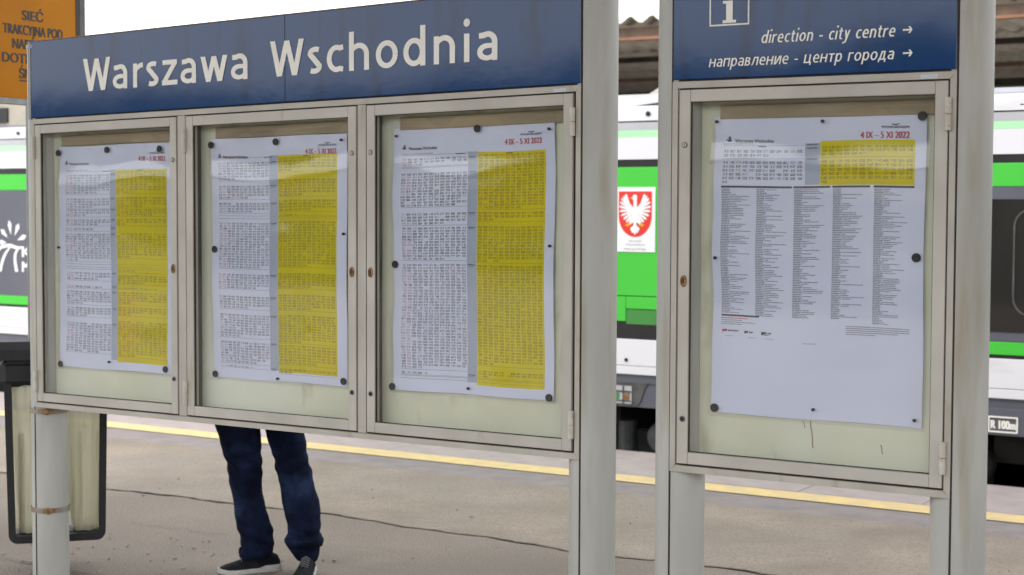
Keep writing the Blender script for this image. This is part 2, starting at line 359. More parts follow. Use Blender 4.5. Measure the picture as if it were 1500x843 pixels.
# ============================================================ THE SETTING
def sheet(name, m, x0, x1, y0, y1, z, nx=1, ny=1, jag=0):
    b = MB()
    for i in range(nx):
        for j in range(ny):
            xa, xb = x0+(x1-x0)*i/nx, x0+(x1-x0)*(i+1)/nx; ya, yb = y0+(y1-y0)*j/ny, y0+(y1-y0)*(j+1)/ny
            b.poly([(xa, ya, z), (xb, ya, z), (xb, yb, z), (xa, yb, z)])
    return b.build(name, m, kind='structure')
sheet('ground', M['ballast'], -900, 900, -900, 900, -1.05)
# platform slab
bx('platform', M['asphalt'], None, -60, 40, -8, 10.39, -1.04, 0, kind='structure')
# paler asphalt lane behind the joint, irregular near edge
def jy(x): return 7.263+.035*sin(x*1.9)+.02*sin(x*5.3+1)+.009*sin(x*17)+.005*sin(x*41)
b = MB(); xs = [-30+i*.05 for i in range(1000)]
for a, c in zip(xs[:-1], xs[1:]): b.poly([(a, jy(a), .004), (c, jy(c), .004), (c, 8.84, .004), (a, 8.84, .004)])
b.build('pavement', M['asphalt2'], kind='structure')
b = MB()
for a, c in zip(xs[:-1], xs[1:]):
    def wd(x): return max(.001, .004+.016*max(0, sin(x*2.3)*sin(x*7.1+2))+.004*sin(x*31)+.003*sin(x*73))*(1 if x < -6.2 else .55)
    b.poly([(a, jy(a)-wd(a), .008), (c, jy(c)-wd(c), .008), (c, jy(c)+.3*wd(c)+.002, .008), (a, jy(a)+.3*wd(a)+.002, .008)])
def wander(b, x0, y0, x1, y1, wdt, n=40, seed=0):
    rr = random.Random(seed); px, py = x0, y0; off = 0
    for i in range(1, n+1):
        t = i/n; off += rr.uniform(-.015, .015); x = x0+(x1-x0)*t; y = y0+(y1-y0)*t+off; q = wdt*rr.uniform(.3, 1)
        b.poly([(px, py-q, .0082), (x, y-q, .0082), (x, y+q*.4, .0082), (px, py+q*.4, .0082)]); px, py = x, y
wander(b, -6.9, 5.52, -5.3, 5.35, .010, seed=3); wander(b, -5.3, 5.33, -3.2, 5.5, .006, seed=5)
wander(b, -6.6, 6.5, -5.9, 6.62, .005, seed=9)
b.build('asphalt_joint', M['crackm'], kind='structure')
sheet('mauve_paving_strip', M['slabd'], -60, 40, 8.841, 9.22, .004)
sheet('yellow_safety_line', M['yline'], -60, 40, 9.228, 9.468, .008)
# platform edge slabs, one by one where they can be picked apart
edge = empty('platform_edge', (0, 9.475, 0)); edge['kind'] = 'structure'
me0 = None
for i in range(22):
    X = -15+i*.8
    if me0 is None:
        o = bx('slab', M['slab'], edge, 0, .794, 0, .93, -.12, .012, .004); me0 = o
    else:
        o = me0.copy(); col.objects.link(o); o.parent = edge
    o.location = (X, 0, random.uniform(-.0015, .0015))
bx('kerb', M['slab'], None, -60, -15.01, 9.475, 10.405, -.12, .012, kind='structure')
bx('kerb', M['slab'], None, 2.61, 40, 9.475, 10.405, -.12, .012, kind='structure')
# specks of litter and gum on the asphalt
b = MB(); rr = random.Random(11)
for i in range(100):
    x = rr.uniform(-7.4, -1.5); y = rr.uniform(4.6, 8.2)
    if rr.random() < .5: x = rr.uniform(-6.6, -5.0); y = rr.uniform(5.3, 6.4)
    a = rr.uniform(0, pi); l = rr.uniform(.004, .012); q = rr.uniform(.002, .006); n0 = rr.randint(5, 7)
    pts = [(x+cos(a)*l*cos(t)-sin(a)*q*sin(t), y+sin(a)*l*cos(t)+cos(a)*q*sin(t)) for t in (2*pi*k/n0 for k in range(n0))]
    b.poly([(p[0], p[1], .0125) for p in pts])
    for k in range(n0):
        p, p2 = pts[k], pts[(k+1) % n0]; b.poly([(p[0], p[1], .003), (p2[0], p2[1], .003), (p2[0], p2[1], .0125), (p[0], p[1], .0125)])
o = b.build('litter_specks', M['speck'], kind='stuff'); tag(o, 'small pale specks of litter scattered over the asphalt', 'litter')
# track
for y in (11.2, 12.635): bx('rail', M['rail'], None, -60, 40, y-.035, y+.035, -.90, -.76, kind='structure')
b = MB()
for i in range(100): b.box(-40+i*.6, -39.76+i*.6, 10.65, 13.2, -1.04, -.9)
o = b.build('railway_sleepers', M['ballast'], kind='structure')
bx('far_platform', M['slab'], None, -60, 40, 16.2, 30, -1.04, .0, kind='structure')
# unseen bank, added on the viewer's side to darken the low reflections
b = MB(); rr = random.Random(4); rows = []
for j, (y, zb) in enumerate([(-34, -1), (-37, 3.4), (-40, 6.2), (-45, 7.6), (-55, 7.2)]):
    rows.append([(-90+i*2, y+rr.uniform(-.8, .8), zb+(rr.uniform(-.7, .7) if j else 0)) for i in range(91)])
b.loft(rows, caps=False, close=False); b.build('reflection_bank', M['bankdark'], kind='structure')

# ---- canopy of this platform (overhead, out of the picture; it shades the boards)
cn = empty('platform_canopy', (0, 0, 0)); tag(cn, 'grey roof over the near platform above the notice boards', 'canopy')
bx('roof', M['canopy'], cn, -9.5, 30, .6, 6.7, 4.45, 4.6)
for X in (6, 18): bx('column', M['canopy'], cn, X-.12, X+.12, 1.9, 2.14, .001, 4.449)

# ---- far canopy: corrugated sheets on rusty beams
fc = empty('far_platform_canopy', (0, 0, .04)); tag(fc, 'old corrugated roof on rusty beams over the far platform behind the train', 'canopy')
b = MB(); n = 900; x0 = -40
def cz(x):
    t = ((x+9.0)/.285) % 1.0; return abs(2*t-1)**1.25*.105
top, bot = [], []
for i in range(n):
    x = x0+i*.0475
    top.append((x, cz(x)))
rows = [[(x, 17.0, 3.935+c) for x, c in top], [(x, 34.0, 4.10+c) for x, c in top]]
b.loft(rows, caps=False, close=False)
rows = [[(x, 17.0, 3.925+c) for x, c in top], [(x, 34.0, 4.09+c) for x, c in top]]
b.loft(rows, caps=False, close=False)
b.loft([[(x, 17.0, 3.925+c) for x, c in top], [(x, 17.0, 3.935+c) for x, c in top]], caps=False, close=False)
b.build('corrugated_roof', M['corr'], fc, smooth=False)
for Y, zt, zb, mm in ((17.15, 3.90, 3.785, 'beam'), (17.12, 3.782, 3.75, 'beamo'), (20.5, 3.90, 3.83, 'wall'), (23.8, 3.9, 3.84, 'beam'), (27, 3.92, 3.80, 'wall'), (30.5, 3.95, 3.85, 'beamo')):
    bx('beam', M[mm], fc, -40, 3, Y, Y+.12, zb, zt)
bx('beam', M['beamo'], fc, -40, 3, 33.5, 33.7, 3.25, 3.45); 
for X in (-33, -27, -21, -15, -3.9): bx('column', M['beam'], fc, X-.12, X+.12, 23.4, 23.64, -.039, 3.835)
bd_ = empty('station_building', (0, 34.5, 0)); tag(bd_, 'dark low building at the back of the far platform', 'building')
bx('wall', M['wall'], bd_, -45, 8, 0, 3, -1.0, 3.9)
for i in range(14):
    wn = bx('window', M['beam'], bd_, -43+i*3.4, -41.4+i*3.4, -.05, -.002, 1.3, 2.7)
    bx('pane', M['tglass'], wn, -42.93+i*3.4, -41.47+i*3.4, -.06, -.051, 1.37, 2.63)

# ============================================================ TRAIN
TY = 10.35
tr = empty('passenger_train', (0, 10.55, .006)); tr.scale = (1.0193, 1.0193, 1.0193); tag(tr, 'green, white and grey passenger train standing at the platform behind the boards', 'train')
XL, XR = -32.0, 8.0
def tp(name, m, x0, x1, z0, z1, y=-.0, th=.03, bev=.003, parent=tr): return bx(name, M[m], parent, x0, x1, y, y+th, z0, z1, bev)
# core body
b = MB(); prof = [(.03, .30), (.03, 2.3), (.06, 2.38), (.12, 2.50), (.5, 2.56), (1.4, 2.62), (2.3, 2.56), (2.7, 2.50), (2.8, 2.3), (2.8, .3)]
b.loft([[(x, y, z) for y, z in prof] for x in (XL, XR)]); b.build('body', M['tgrey'], tr)
def band(name, m, pts, x0=XL, x1=XR):
    """strip whose section is a (y,z) polyline, 20 mm thick"""
    b = MB(); ring = [(y, z) for y, z in pts]+[(y+.02, z) for y, z in reversed(pts)]
    b.loft([[(x, y, z) for y, z in ring] for x in (x0, x1)]); return b.build(name, M[m], tr)
band('cornice_panel', 'tlgrey', [(0, 2.378), (.03, 2.44), (.075, 2.49)])
band('cornice_joint', 'tblack', [(.006, 2.368), (.006, 2.377)])
band('upper_grey_band', 'tlgrey', [(0, 2.312), (0, 2.367)])
band('pale_green_band', 'tpale', [(-.001, 2.262), (0, 2.311)])
band('white_band', 'twhite', [(-.002, 2.101), (-.001, 2.261)])
band('gutter', 'tblack', [(.004, 2.047), (.004, 2.100)])
# green stripes; the fully green stretch lies between X -7.4 and -4.3
GA, GB = -7.4, -4.3
for x0, x1 in ((XL, -11.2), (-11.2, GA), (GB, XR)):
    tp('green_stripe', 'tgreen', x0, x1, 1.895, 2.045)
    tp('grey_panel', 'tgrey', x0, x1, .905, 1.893, .001)
for x0, x1 in ((XL, GA), (GB, XR)):
    tp('lower_green_stripe', 'tgreen', x0, x1, .820, .903)
    tp('black_stripe', 'tblack', x0, x1, .797, .818, .002)
tp('green_panel', 'tgreen', GA+.004, GB-.004, 1.113, 2.045)
tp('lower_green_panel', 'tgreen', GA+.004, -5.50, .926, 1.107, .001)
tp('lower_green_panel', 'tgreen', -5.498, GB-.004, 1.018, 1.107, .001)
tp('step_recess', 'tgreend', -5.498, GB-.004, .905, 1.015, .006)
tp('black_stripe', 'tblack', GA, GB, .802, .924, .008)
# lower white skirt in panels
xx = XL
k = 0
while xx < XR:
    x2 = min(xx+2.3, XR)
    for (z0, z1) in ((.604, .796), (.540, .600)):
        tp('skirt_panel', 'twhite', xx+.002, x2-.002, z0, z1, .0)
    xx = x2
for c_, r0, h0 in (((-5.49, -.001, .645), .014, .006), ((-2.687, .027, 2.405), .014, .012), ((-5.335, .020, 2.428), .018, .012), ((-11.95, .02, 2.43), .016, .012)):
    b = MB(); b.disc(c_, (0, -1, 0), r0, h0, 12); b.build('bolt', M['tblack'], tr)
band('sole_bar', 'tgrey', [(.02, .478), (.02, .539)])
# grey lower skirt right of the bogie, and the equipment box left of it
bx('underframe_skirt', M['tgrey'], tr, -3.02, XR, .01, .05, .30, .476, .004)
b = MB(); q = [(-8.5, .30), (-5.44, .30), (-5.40, .318), (-5.38, .35), (-5.35, .44), (-5.32, .477), (-8.5, .477)]
b.loft([[(x, y, z) for x, z in q] for y in (.02, .9)]); b.build('equipment_box', M['rims'], tr)
mk = bx('marking_plate', M['tlgrey'], tr, -5.66, -5.452, .012, .0195, .322, .452)
bx('green_mark', M['tgreend'], mk, -5.60, -5.553, .007, .0115, .352, .40); bx('red_mark', M['rust'], mk, -5.515, -5.468, .007, .0115, .352, .40)
for i, X in enumerate((-5.64, -5.525)):
    bx('mark_line', M['rims'], mk, X, X+.012, .0075, .0115, .322, .452)
bx('mark_line', M['rims'], mk, -5.655, -5.455, .0078, .0115, .405, .417); bx('mark_line', M['rims'], mk, -5.655, -5.455, .0078, .0115, .338, .347)
# bogie and dark gear underneath
def wheel(X):
    b = MB(); b.disc((X, .52, -.33), (0, 1, 0), .42, .13, 36, .02); b.disc((X, .46, -.33), (0, 1, 0), .12, .07, 20, .01)
    return b.build('wheel', M['tdark'], bog)
for X0 in (-4.2, -24.0):
    bog = empty('bogie', (0, 0, 0)); bog.parent = tr
    wheel(X0-1.15); wheel(X0+1.15)
    b = MB(); b.box(X0-1.7, X0+1.7, .30, .42, -.12, .10, .02); b.box(X0-.5, X0+.5, .28, .44, -.30, -.10, .03); b.build('side_frame', M['tdark'], bog)
    for s in (-1.15, 1.15):
        b = MB(); b.disc((X0+s+.05, .30, .06), (0, -1, 0), .12, .12, 24, .02); b.disc((X0+s-.28, .30, .16), (0, 0, -1), .07, .3, 14)
        b.build('axle_box', M['rims'] if s < 0 else M['tdark'], bog)
b = MB(); b.box(XL, -5.8, .5, 2.3, -.6, .3); b.box(-2.9, XR, .3, 2.3, -.6, .3); b.box(XL, XR, 1.2, 1.6, -.6, .3)
b.build('underframe_gear', M['tdark'], tr)
# windows: black glazing with a rounded inner seal
def rrect(x0, x1, z0, z1, r, n=6):
    out = []
    for cx, cz_, a0 in ((x1-r, z1-r, 0), (x0+r, z1-r, pi/2), (x0+r, z0+r, pi), (x1-r, z0+r, 3*pi/2)):
        out += [(cx+r*cos(a0+pi/2*k/n), cz_+r*sin(a0+pi/2*k/n)) for k in range(n+1)]
    return out
def rim(b, x0, x1, z0, z1, r, t, y, d):
    o_, i_ = rrect(x0, x1, z0, z1, r), rrect(x0+t, x1-t, z0+t, z1-t, max(r-t, .005))
    b.loft([[(x, y+d, z) for x, z in o_], [(x, y, z) for x, z in o_], [(x, y, z) for x, z in i_], [(x, y+d, z) for x, z in i_]], caps=False)
for x0, x1 in ((-4.1, 1.8), (2.3, 7.5), (-10.9, -7.9), (-20, -13.6), (-31, -21)):
    wnd = bx('window', M['tglass'], tr, x0, x1, -.005, .0, .968, 1.815, .001)
    xx = x0+.1+(.0 if x0 != -4.1 else 0)
    if x0 == -4.1: edges = [(-4.02, -3.15), (-2.72, -1.3), (-1.18, .25), (.37, 1.7)]
    else:
        nn = max(1, int((x1-x0)/1.5)); wd_ = (x1-x0)/nn; edges = [(x0+i*wd_+.06, x0+(i+1)*wd_-.06) for i in range(nn)]
    for a, c in edges:
        b = MB(); rim(b, a, c, 1.07, 1.76, .12, .012, -.012, .008); b.build('seal_shade_strip', M['rims'], wnd)
# coat of arms panel
cp = bx('emblem_panel', M['white'], tr, -5.583, -5.262, -.006, -.001, 1.432, 1.900, .001)
ex, ez = -5.4225, 1.715; hw = .135
b = MB()
sh = [(-hw, .155), (hw, .155), (hw, -.02)]+[(hw*cos(-a), -.02-.155*sin(a)) for a in [pi/2*k/8 for k in range(1, 8)]]+[(0, -.175)]+[(-hw*cos(-a), -.02-.155*sin(a)) for a in [pi/2*k/8 for k in range(7, 0, -1)]]+[(-hw, -.02)]
b.poly([(ex+x, -.0075, ez+z) for x, z in sh]); b.build('shield', M['red'], cp, fix=False)
b = MB(); yy = [-.0085]
def ep(pts):
    yy[0] -= .00006; b.poly([(ex+x*.125, yy[0], ez+z*.125) for x, z in pts])
ep([(-.16, .35), (.16, .35), (.26, -.1), (.16, -.55), (-.16, -.55), (-.26, -.1)])         # body
ep([(-.12, .3), (.12, .3), (.10, .75), (.13, .95), (.02, 1.08), (-.14, 1.02), (-.17, .9), (-.34, .84), (-.15, .78), (-.10, .7)])   # neck and head
for s in (-1, 1):
    ep([(s*.12, .3), (s*.35, .55), (s*.55, 1.08), (s*.68, 1.05), (s*.62, .4), (s*.45, -.1), (s*.15, -.1)])                   # wing arm
    for k in range(9):
        a = Rd(62-16.5*k); L0 = [.62,.70,.74,.76,.76,.72,.66,.60,.5][k]; cx0, cz0 = s*(.52-.035*k), .52-.095*k
        dx, dz = s*cos(a), sin(a); nx, nz = -dz*.055, dx*.055
        ep([(cx0-nx, cz0-nz), (cx0+dx*L0*.7-nx*1.25, cz0+dz*L0*.7-nz*1.25), (cx0+dx*L0*.86, cz0+dz*L0*.86), (cx0+dx*L0*.7+nx*1.25, cz0+dz*L0*.7+nz*1.25), (cx0+nx, cz0+nz)])
    ep([(s*.1, -.35), (s*.3, -.45), (s*.42, -.62), (s*.34, -.7), (s*.12, -.55)])                                             # thigh
for k, a in enumerate((-135, -112, -90, -68, -45)):
    a = Rd(a); L0 = (.42, .5, .56, .5, .42)[k]; dx, dz = cos(a), sin(a); cx0, cz0 = 0, -.72
    ep([(cx0-dz*.05, cz0+dx*.05), (cx0+dx*L0*.7-dz*.1, cz0+dz*L0*.7+dx*.1), (cx0+dx*L0, cz0+dz*L0), (cx0+dx*L0*.7+dz*.1, cz0+dz*L0*.7-dx*.1), (cx0+dz*.05, cz0-dx*.05)])
ep([(-.09, -.5), (.09, -.5), (.09, -.85), (-.09, -.85)])
b.build('eagle', M['white'], cp, fix=False)
b = MB(); yy[0] = -.0115
ep([(-.2, .92), (-.36, .84), (-.18, .80)]); b.build('beak', M['gold'], cp, fix=False)
for s in (-1, 1):
    b = MB()
    for a in (200, 250, 300, 340, 150):
        a = Rd(a if s > 0 else 180-a); ep([(s*.45-.05*sin(a), -.66+.05*cos(a)), (s*.45+.24*cos(a), -.66+.24*sin(a)), (s*.45+.05*sin(a), -.66-.05*cos(a))])
    b.build('claw', M['gold'], cp, fix=False)
b = MB(); 
for t_, wd_, z in (('Samorząd', .10, 1.506), ('Województwa', .16, 1.479), ('Mazowieckiego', .18, 1.448)): text_into(b, t_, -5.4225-wd_/2, -5.4225+wd_/2, z, .014, -.0075)
b.build('emblem_lettering', M['inkl'], cp, fix=False)
# operator's emblem and name on the grey side, far left
b = MB()
lx, lz = -12.03, 1.30
for k, a in enumerate((20, 62, 100, 140, 178)):
    a = Rd(a); d0, d1 = .075, (.21, .21, .22, .2, .18)[k]; p = [(cos(a)*d0, sin(a)*d0), (cos(a)*(d0+.7*(d1-d0))-sin(a)*.026, sin(a)*(d0+.7*(d1-d0))+cos(a)*.026), (cos(a)*d1, sin(a)*d1), (cos(a)*(d0+.7*(d1-d0))+sin(a)*.026, sin(a)*(d0+.7*(d1-d0))-cos(a)*.026)]
    b.poly([(lx+x, -.002-.0001*k, lz+.10+z) for x, z in p])
for j, pts in enumerate(([(-.30, -.03, .022), (-.18, .045, .03), (-.04, .075, .034), (.07, .055, .03), (.15, .065, .012)],
                         [(.09, .055, .016), (.045, .0, .03), (.04, -.08, .036), (.06, -.17, .04)],
                         [(-.02, .062, .012), (-.085, .0, .028), (-.13, -.08, .034), (-.16, -.17, .04)],
                         [(-.14, .05, .012), (-.22, -.01, .026), (-.29, -.08, .03), (-.34, -.16, .034)])):
    for qd in ribbon(cat(pts), .03): b.poly([(lx+x*1.05, -.0030-.0002*j, lz+z) for x, z in qd])
text_into(b, 'KOLEJE', -11.892, -11.25, 1.27, .10, -.002, bold=.006); text_into(b, 'MAZOWIECKIE', -11.892, -10.95, 1.13, .10, -.002, bold=.006)
b.build('operator_emblem', M['white'], tr, fix=False)
# R 100m plate
pl = empty('curve_radius_plate', (0, 0, 0)); pl.parent = tr
b = MB(); rim(b, -2.862, -2.672, .320, .425, .006, .010, .002, .006); b.build('plate_border', M['letter'], pl)
b = MB(); text_into(b, 'R 100m', -2.842, -2.688, .345, .055, .004, bold=.004); b.build('plate_lettering', M['letter'], pl, fix=False)
# roof gear
b = MB()
pr = [(-6.9, 2.49), (-6.9, 2.50), (-5.64, 2.50), (-5.36, 2.655), (-5.2, 2.665), (-3.6, 2.665), (-3.4, 2.49)]
b.loft([[(x, y, z) for x, z in pr] for y in (.30, 2.2)]); b.build('roof_fairing', M['troof'], tr)
b = MB(); b.loft([[(x, y, z) for x, z in ((-6.8, 2.44), (-6.8, 2.55), (-6.2, 2.575), (-3.2, 2.575), (-2.9, 2.44))] for y in (.10, .32)]); b.build('roof_cowl', M['twhite'], tr)
b = MB(); up = [(-5.53+i*.1, 2.486+.060*sin(min(1, i/9)*pi/2)) for i in range(0, 22)]
b.loft([[(x, .085, 2.47), (x, .085, z), (x, .099, z), (x, .099, 2.47)] for x, z in up]); b.build('cowl_vent', M['tblack'], tr)
b = MB(); b.loft([[(x, y, z) for x, z in ((-13.1, 2.50), (-12.95, 2.80), (-12.05, 2.78), (-11.93, 2.52))] for y in (.25, 1.9)]); b.build('roof_unit', M['troof'], tr)
bx('unit_grille', M['tblack'], tr, -12.9, -12.35, .235, .249, 2.55, 2.69)
for X in (-9.5, -2.2, 3): bx('roof_unit', M['troof'], tr, X, X+1.3, .6, 2.0, 2.5, 2.64, .03)

# ============================================================ ORANGE WARNING SIGN
ws = empty('warning_sign', (-6.9, 0, .04)); tag(ws, 'orange warning sign with black lettering in a grey frame behind the left board', 'sign')
bx('sign_plate', M['orange'], ws, -.012, 0, 5.76, 6.425, 2.33, 3.08, .002)
for a in ((-.02, .006, 6.426, 6.472, 2.316, 3.12), (-.02, .006, 5.72, 5.759, 2.316, 3.12)): bx('frame_bar', M['rims'], ws, *a, .003)
for a in ((-.02, .006, 5.7595, 6.4255, 2.295, 2.329), (-.02, .006, 5.7595, 6.4255, 3.081, 3.12)): bx('frame_bar', M['steel'], ws, *a, .003)
bx('dark_edge', M['black'], ws, .0, .0035, 6.405, 6.4255, 2.33, 3.08)
def wt(t, y0, y1, z):
    b = MB(); n0 = 0; text_into(b, t, y0, y1, z, .053, .0, bold=.003)
    for i in range(n0, len(b.v)): x, l, z_ = b.v[i]; b.v[i] = (.0012-l, x, z_)
    b.build('lettering', M['black'], ws, fix=False)
wt('SIEĆ', 6.022, 6.168, 2.755); wt('TRAKCYJNA POD', 5.892, 6.305, 2.675); wt('NAPIĘCIEM', 5.955, 6.245, 2.598)
wt('DOTKNIĘCIE', 5.885, 6.315, 2.520); wt('ŚMIERĆ', 5.998, 6.20, 2.440)
b = MB(); b.poly([(.0016, 5.998, 2.423), (.0016, 6.2, 2.423), (.0016, 6.2, 2.430), (.0016, 5.998, 2.430)])
b.build('underline', M['black'], ws, fix=False)
b = MB(); b.tube([(-.06, 6.13, -.039), (-.06, 6.13, 3.1)], .03, 14); b.build('pole', M['steel'], ws, smooth=False)
for z in (2.45, 2.95): bx('clamp', M['steel'], ws, -.092, -.021, 6.09, 6.17, z, z+.04)

# ============================================================ NOTICE BOARDS
B1 = dict(O=(-1.29, 4.97, .04), a=Rd(-3.38), t=tan(Rd(.678)))
B2 = dict(O=(-.9, 4.97, .04), a=Rd(.743), t=tan(Rd(-.1186)))
def shf(B): return lambda s, d, z: (s, d, z+s*B['t'])
def post(root, s, fn, ztop=2.75, r=.087):
    b = MB(); n = 40; ring = []
    c = (s, r+.003)
    for k in range(n):
        a = -pi/2+2*pi*(k+.5)/n; ring.append((c[0]+r*cos(a), c[1]+r*sin(a)*.97))
    # slot down the front where the frame sits
    ring = [(c[0]+.0035, c[1]-r*.97), (c[0]+.0035, c[1]-r*.97)]+ring+[(c[0]-.0035, c[1]-r*.97), (c[0]-.0035, c[1]-r*.97+.012), (c[0]+.0035, c[1]-r*.97+.012)]
    ring = ring[1:]
    b.loft([[(x, y, z) for x, y in ring] for z in (-.039, ztop)])
    o = b.build('post', M['post'], root)
    for p in o.data.polygons: p.use_smooth = len(p.vertices) == 4
    o.data.set_sharp_from_angle(angle=Rd(40))
    b = MB(); b.box(s-.0028, s+.0028, .0035, .010, -.03, ztop-.01); b.build('slot', M['gap'], o)
    b = MB(); b.disc((s, r+.003, ztop+.0005), (0, 0, 1), r+.003, .02, 30, .004); b.build('cap', M['post'], o)
def frame_bars(name, m, parent, fn, s0, s1, z0, z1, wd, d0, d1, mitre=False, wz=None, g=.0006):
    wz = wz or wd
    if mitre:
        for (A_, B_, C_, D_) in (((s0, z0), (s1, z0), (s1-wd, z0+wz), (s0+wd, z0+wz)), ((s1, z0), (s1, z1), (s1-wd, z1-wz), (s1-wd, z0+wz)),
                                 ((s1, z1), (s0, z1), (s0+wd, z1-wz), (s1-wd, z1-wz)), ((s0, z1), (s0, z0), (s0+wd, z0+wz), (s0+wd, z1-wz))):
            cs, cz_ = (A_[0]+B_[0]+C_[0]+D_[0])/4, (A_[1]+B_[1]+C_[1]+D_[1])/4
            b = MB(); q = [(p[0]+(g if p[0] < cs else -g), p[1]+(g if p[1] < cz_ else -g)) for p in (A_, B_, C_, D_)]
            b.loft([[(s, d, z) for s, z in q] for d in (d0, d1)]); b.build(name, m, parent, fn)
    else:
        for a in ((s0, s0+wd, z0, z1), (s1-wd, s1, z0, z1)): bx('stile', m, parent, a[0], a[1], d0, d1, a[2], a[3], .0016, fn)
        for a in ((s0+wd+g, s1-wd-g, z0, z0+wz), (s0+wd+g, s1-wd-g, z1-wz, z1)): bx('rail', m, parent, a[0], a[1], d0+.0006, d1, a[2], a[3], .0016, fn)
def board(name, label, B, s0, s1, z0, z1, zs, doors, hinges_on, locks_on):
    root = empty(name, B['O'], B['a']); tag(root, label, 'notice board'); fn = shf(B)
    post(root, s0, fn, 2.49 if s0 < -4 else 2.75); post(root, s1, fn)
    # outer frame with mitred corners, mullions between the doors
    frame_bars('frame_bar', M['frame'], root, fn, s0+.001, s1-.001, z0, z1, .0215, 0, .10, True, .0235)
    prev = None
    for (a, c, oa, oc) in doors:
        if prev is not None: bx('mullion', M['frame'], root, prev+.0065, a-.0065, 0, .095, z0+.0245, z1-.0245, .001, fn)
        prev = c
    # sign header
    bx('sign_panel', M['blue'], root, s0+.002, s1-.004, .001, .05, z1+.006, zs, .002, fn)
    bx('sign_gasket', M['gap'], root, s0+.004, s1-.006, .008, .06, z1+.0005, z1+.0055, 0, fn)
    if s0 < -4: bx('sign_edge_trim', M['steel'], root, s0-.018, s0+.0015, -.001, .05, z1+.001, zs+.002, .001, fn)
    bx('sign_top_trim', M['rust'], root, s0, s1-.004, .003, .052, zs+.0005, zs+.0045, 0, fn)
    bx('back_panel', M['back'], root, s0+.02, s1-.02, .066, .0665+.02, z0+.02, z1-.02, 0, fn)
    bx('rear_sheet', M['post'], root, s0+.002, s1-.002, .101, .106, z0, z1, .001, fn)
    for i, (a, c, oa, oc) in enumerate(doors):
        dr = empty('door', (0, 0, 0)); dr.parent = root
        wd, wz = ((oa-a)+(c-oc))/2, .041
        lo_z = z0+.0305+wz; hi_z = z1-.0290-wz
        frame_bars('stile', M['stile'], dr, fn, a, c, z0+.0305, z1-.0290, wd, -.003, .028)
        bx('glass_pane', M['glass'], dr, a+wd-.004, c-wd+.004, .012, .015, lo_z-.004, hi_z+.004, 0, fn)
        frame_bars('gasket', M['gasket'], dr, fn, a+wd+.0003, c-wd-.0003, z0+.0305+wz+.0003, z1-.0290-wz-.0003, .0028, .002, .0115, True)
        # dark strip painting the shade in the gap round the door
        frame_bars('seal_shade_strip', M['gap'], dr, fn, a-.0056, c+.0056, z0+.0240, z1-.0240, .009, .0075, .0265, True)
        # liner of the case, its colour darkened to paint the reveal's shade
        frame_bars('liner', M['liner'], dr, fn, a+.004, c-.004, z0+.034, z1-.032, .02, .0345, .0655, True)
        bx('reflection_stain_brown', M['reflection_stain_brown'], dr, oa+.085, oc-.005, .052, .0655, hi_z-.058, hi_z-.012, .001, fn)  # added brown bar imitating a reflection along the top of the case
        hs = a-.0035 if hinges_on[i] == 'L' else c+.003
        for zc in (z1-.132, z0+.128):
            h = empty('hinge', (0, 0, 0)); h.parent = dr
            for q in (-1, 1):
                b = MB(); b.tube([(hs, -.009, zc+q*.026-.025), (hs, -.009, zc+q*.026+.025)], .0105, 14); b.build('knuckle', M['hinge'], h, fn)
        ls = c-.021 if locks_on[i] == 'R' else a+.021
        b = MB(); n = 20; zc = (z0+z1)/2-.01
        b.loft([[(ls+cos(2*pi*k/n)*.012*t, d, zc+sin(2*pi*k/n)*.021*t) for k in range(n)] for d, t in ((-.0025, 1), (-.007, .95), (-.0085, .7), (-.0045, .6))])
        lk = b.build('lock', M['rust'], dr, fn)
        bx('keyhole', M['gap'], lk, ls-.0025, ls+.0025, -.0052, -.0046, zc-.008, zc+.008, 0, fn)
        for zc in (z1-.215, z0+.185):
            b = MB(); b.disc((ls, -.0028, zc), (0, -1, 0), .0105, .0035, 18, .001)
            k_ = b.build('cover_cap', M['screw'], dr, fn)
            b = MB(); b.disc((ls, -.0064, zc), (0, -1, 0), .0070, .0008, 16); b.build('cap_face', M['stile'] if zc > 1.5 else M['magnet'], k_, fn)
            bx('screw_slot', M['gap'], k_, ls-.001, ls+.001, -.0078, -.0073, zc-.004, zc+.004, 0, fn)
    return root, fn
D1 = [(-4.647, -3.690, -4.608, -3.730), (-3.630, -2.657, -3.588, -2.699), (-2.601, -1.624, -2.560, -1.665)]
nb1, fn1 = board('notice_board', 'wide notice board with three glazed timetable cabinets under a blue station name sign', B1, -4.676, -1.590, .851, 2.2115, 2.574, D1, 'LLR', 'RRL')
D2 = [(-1.5275, -.6120, -1.487, -.652)]
nb2, fn2 = board('notice_board', 'narrow notice board with one glazed cabinet under a blue direction sign', B2, -1.557, -.585, .843, 2.1755, 2.62, D2, 'R', 'L')
for s_a, z_a, z_b, w_ in ((-1.072, 1.045, .955, .0022), (-.832, .985, .955, .002), (-1.1, 1.045, 1.02, .0015)):
    b = MB(); rr = random.Random(int(-s_a*100)); px_ = s_a
    for k in range(8):
        za_, zb_ = z_a+(z_b-z_a)*k/8, z_a+(z_b-z_a)*(k+1)/8; nx_ = px_+rr.uniform(-.0005, .0028)
        b.poly([(px_-w_, .0655, za_), (px_+w_, .0655, za_), (nx_+w_, .0655, zb_), (nx_-w_, .0655, zb_)]); px_ = nx_
    b.build('drip_stain', M['reflection_stain_brown'], nb2, fn2, fix=False)
# small pale stickers at the right end of each top rail
for rt, fn, s, z in ((nb1, fn1, -1.71, 2.189), (nb2, fn2, -.70, 2.154)): bx('sticker', M['sticker'], rt, s, s+.055, -.0012, -.0002, z, z+.014, 0, fn)
# panel joints of the long sign
for s in (-3.045,): bx('panel_joint', M['gap'], nb1, s, s+.0012, -.0004, .0005, 2.2185, 2.572, 0, fn1)
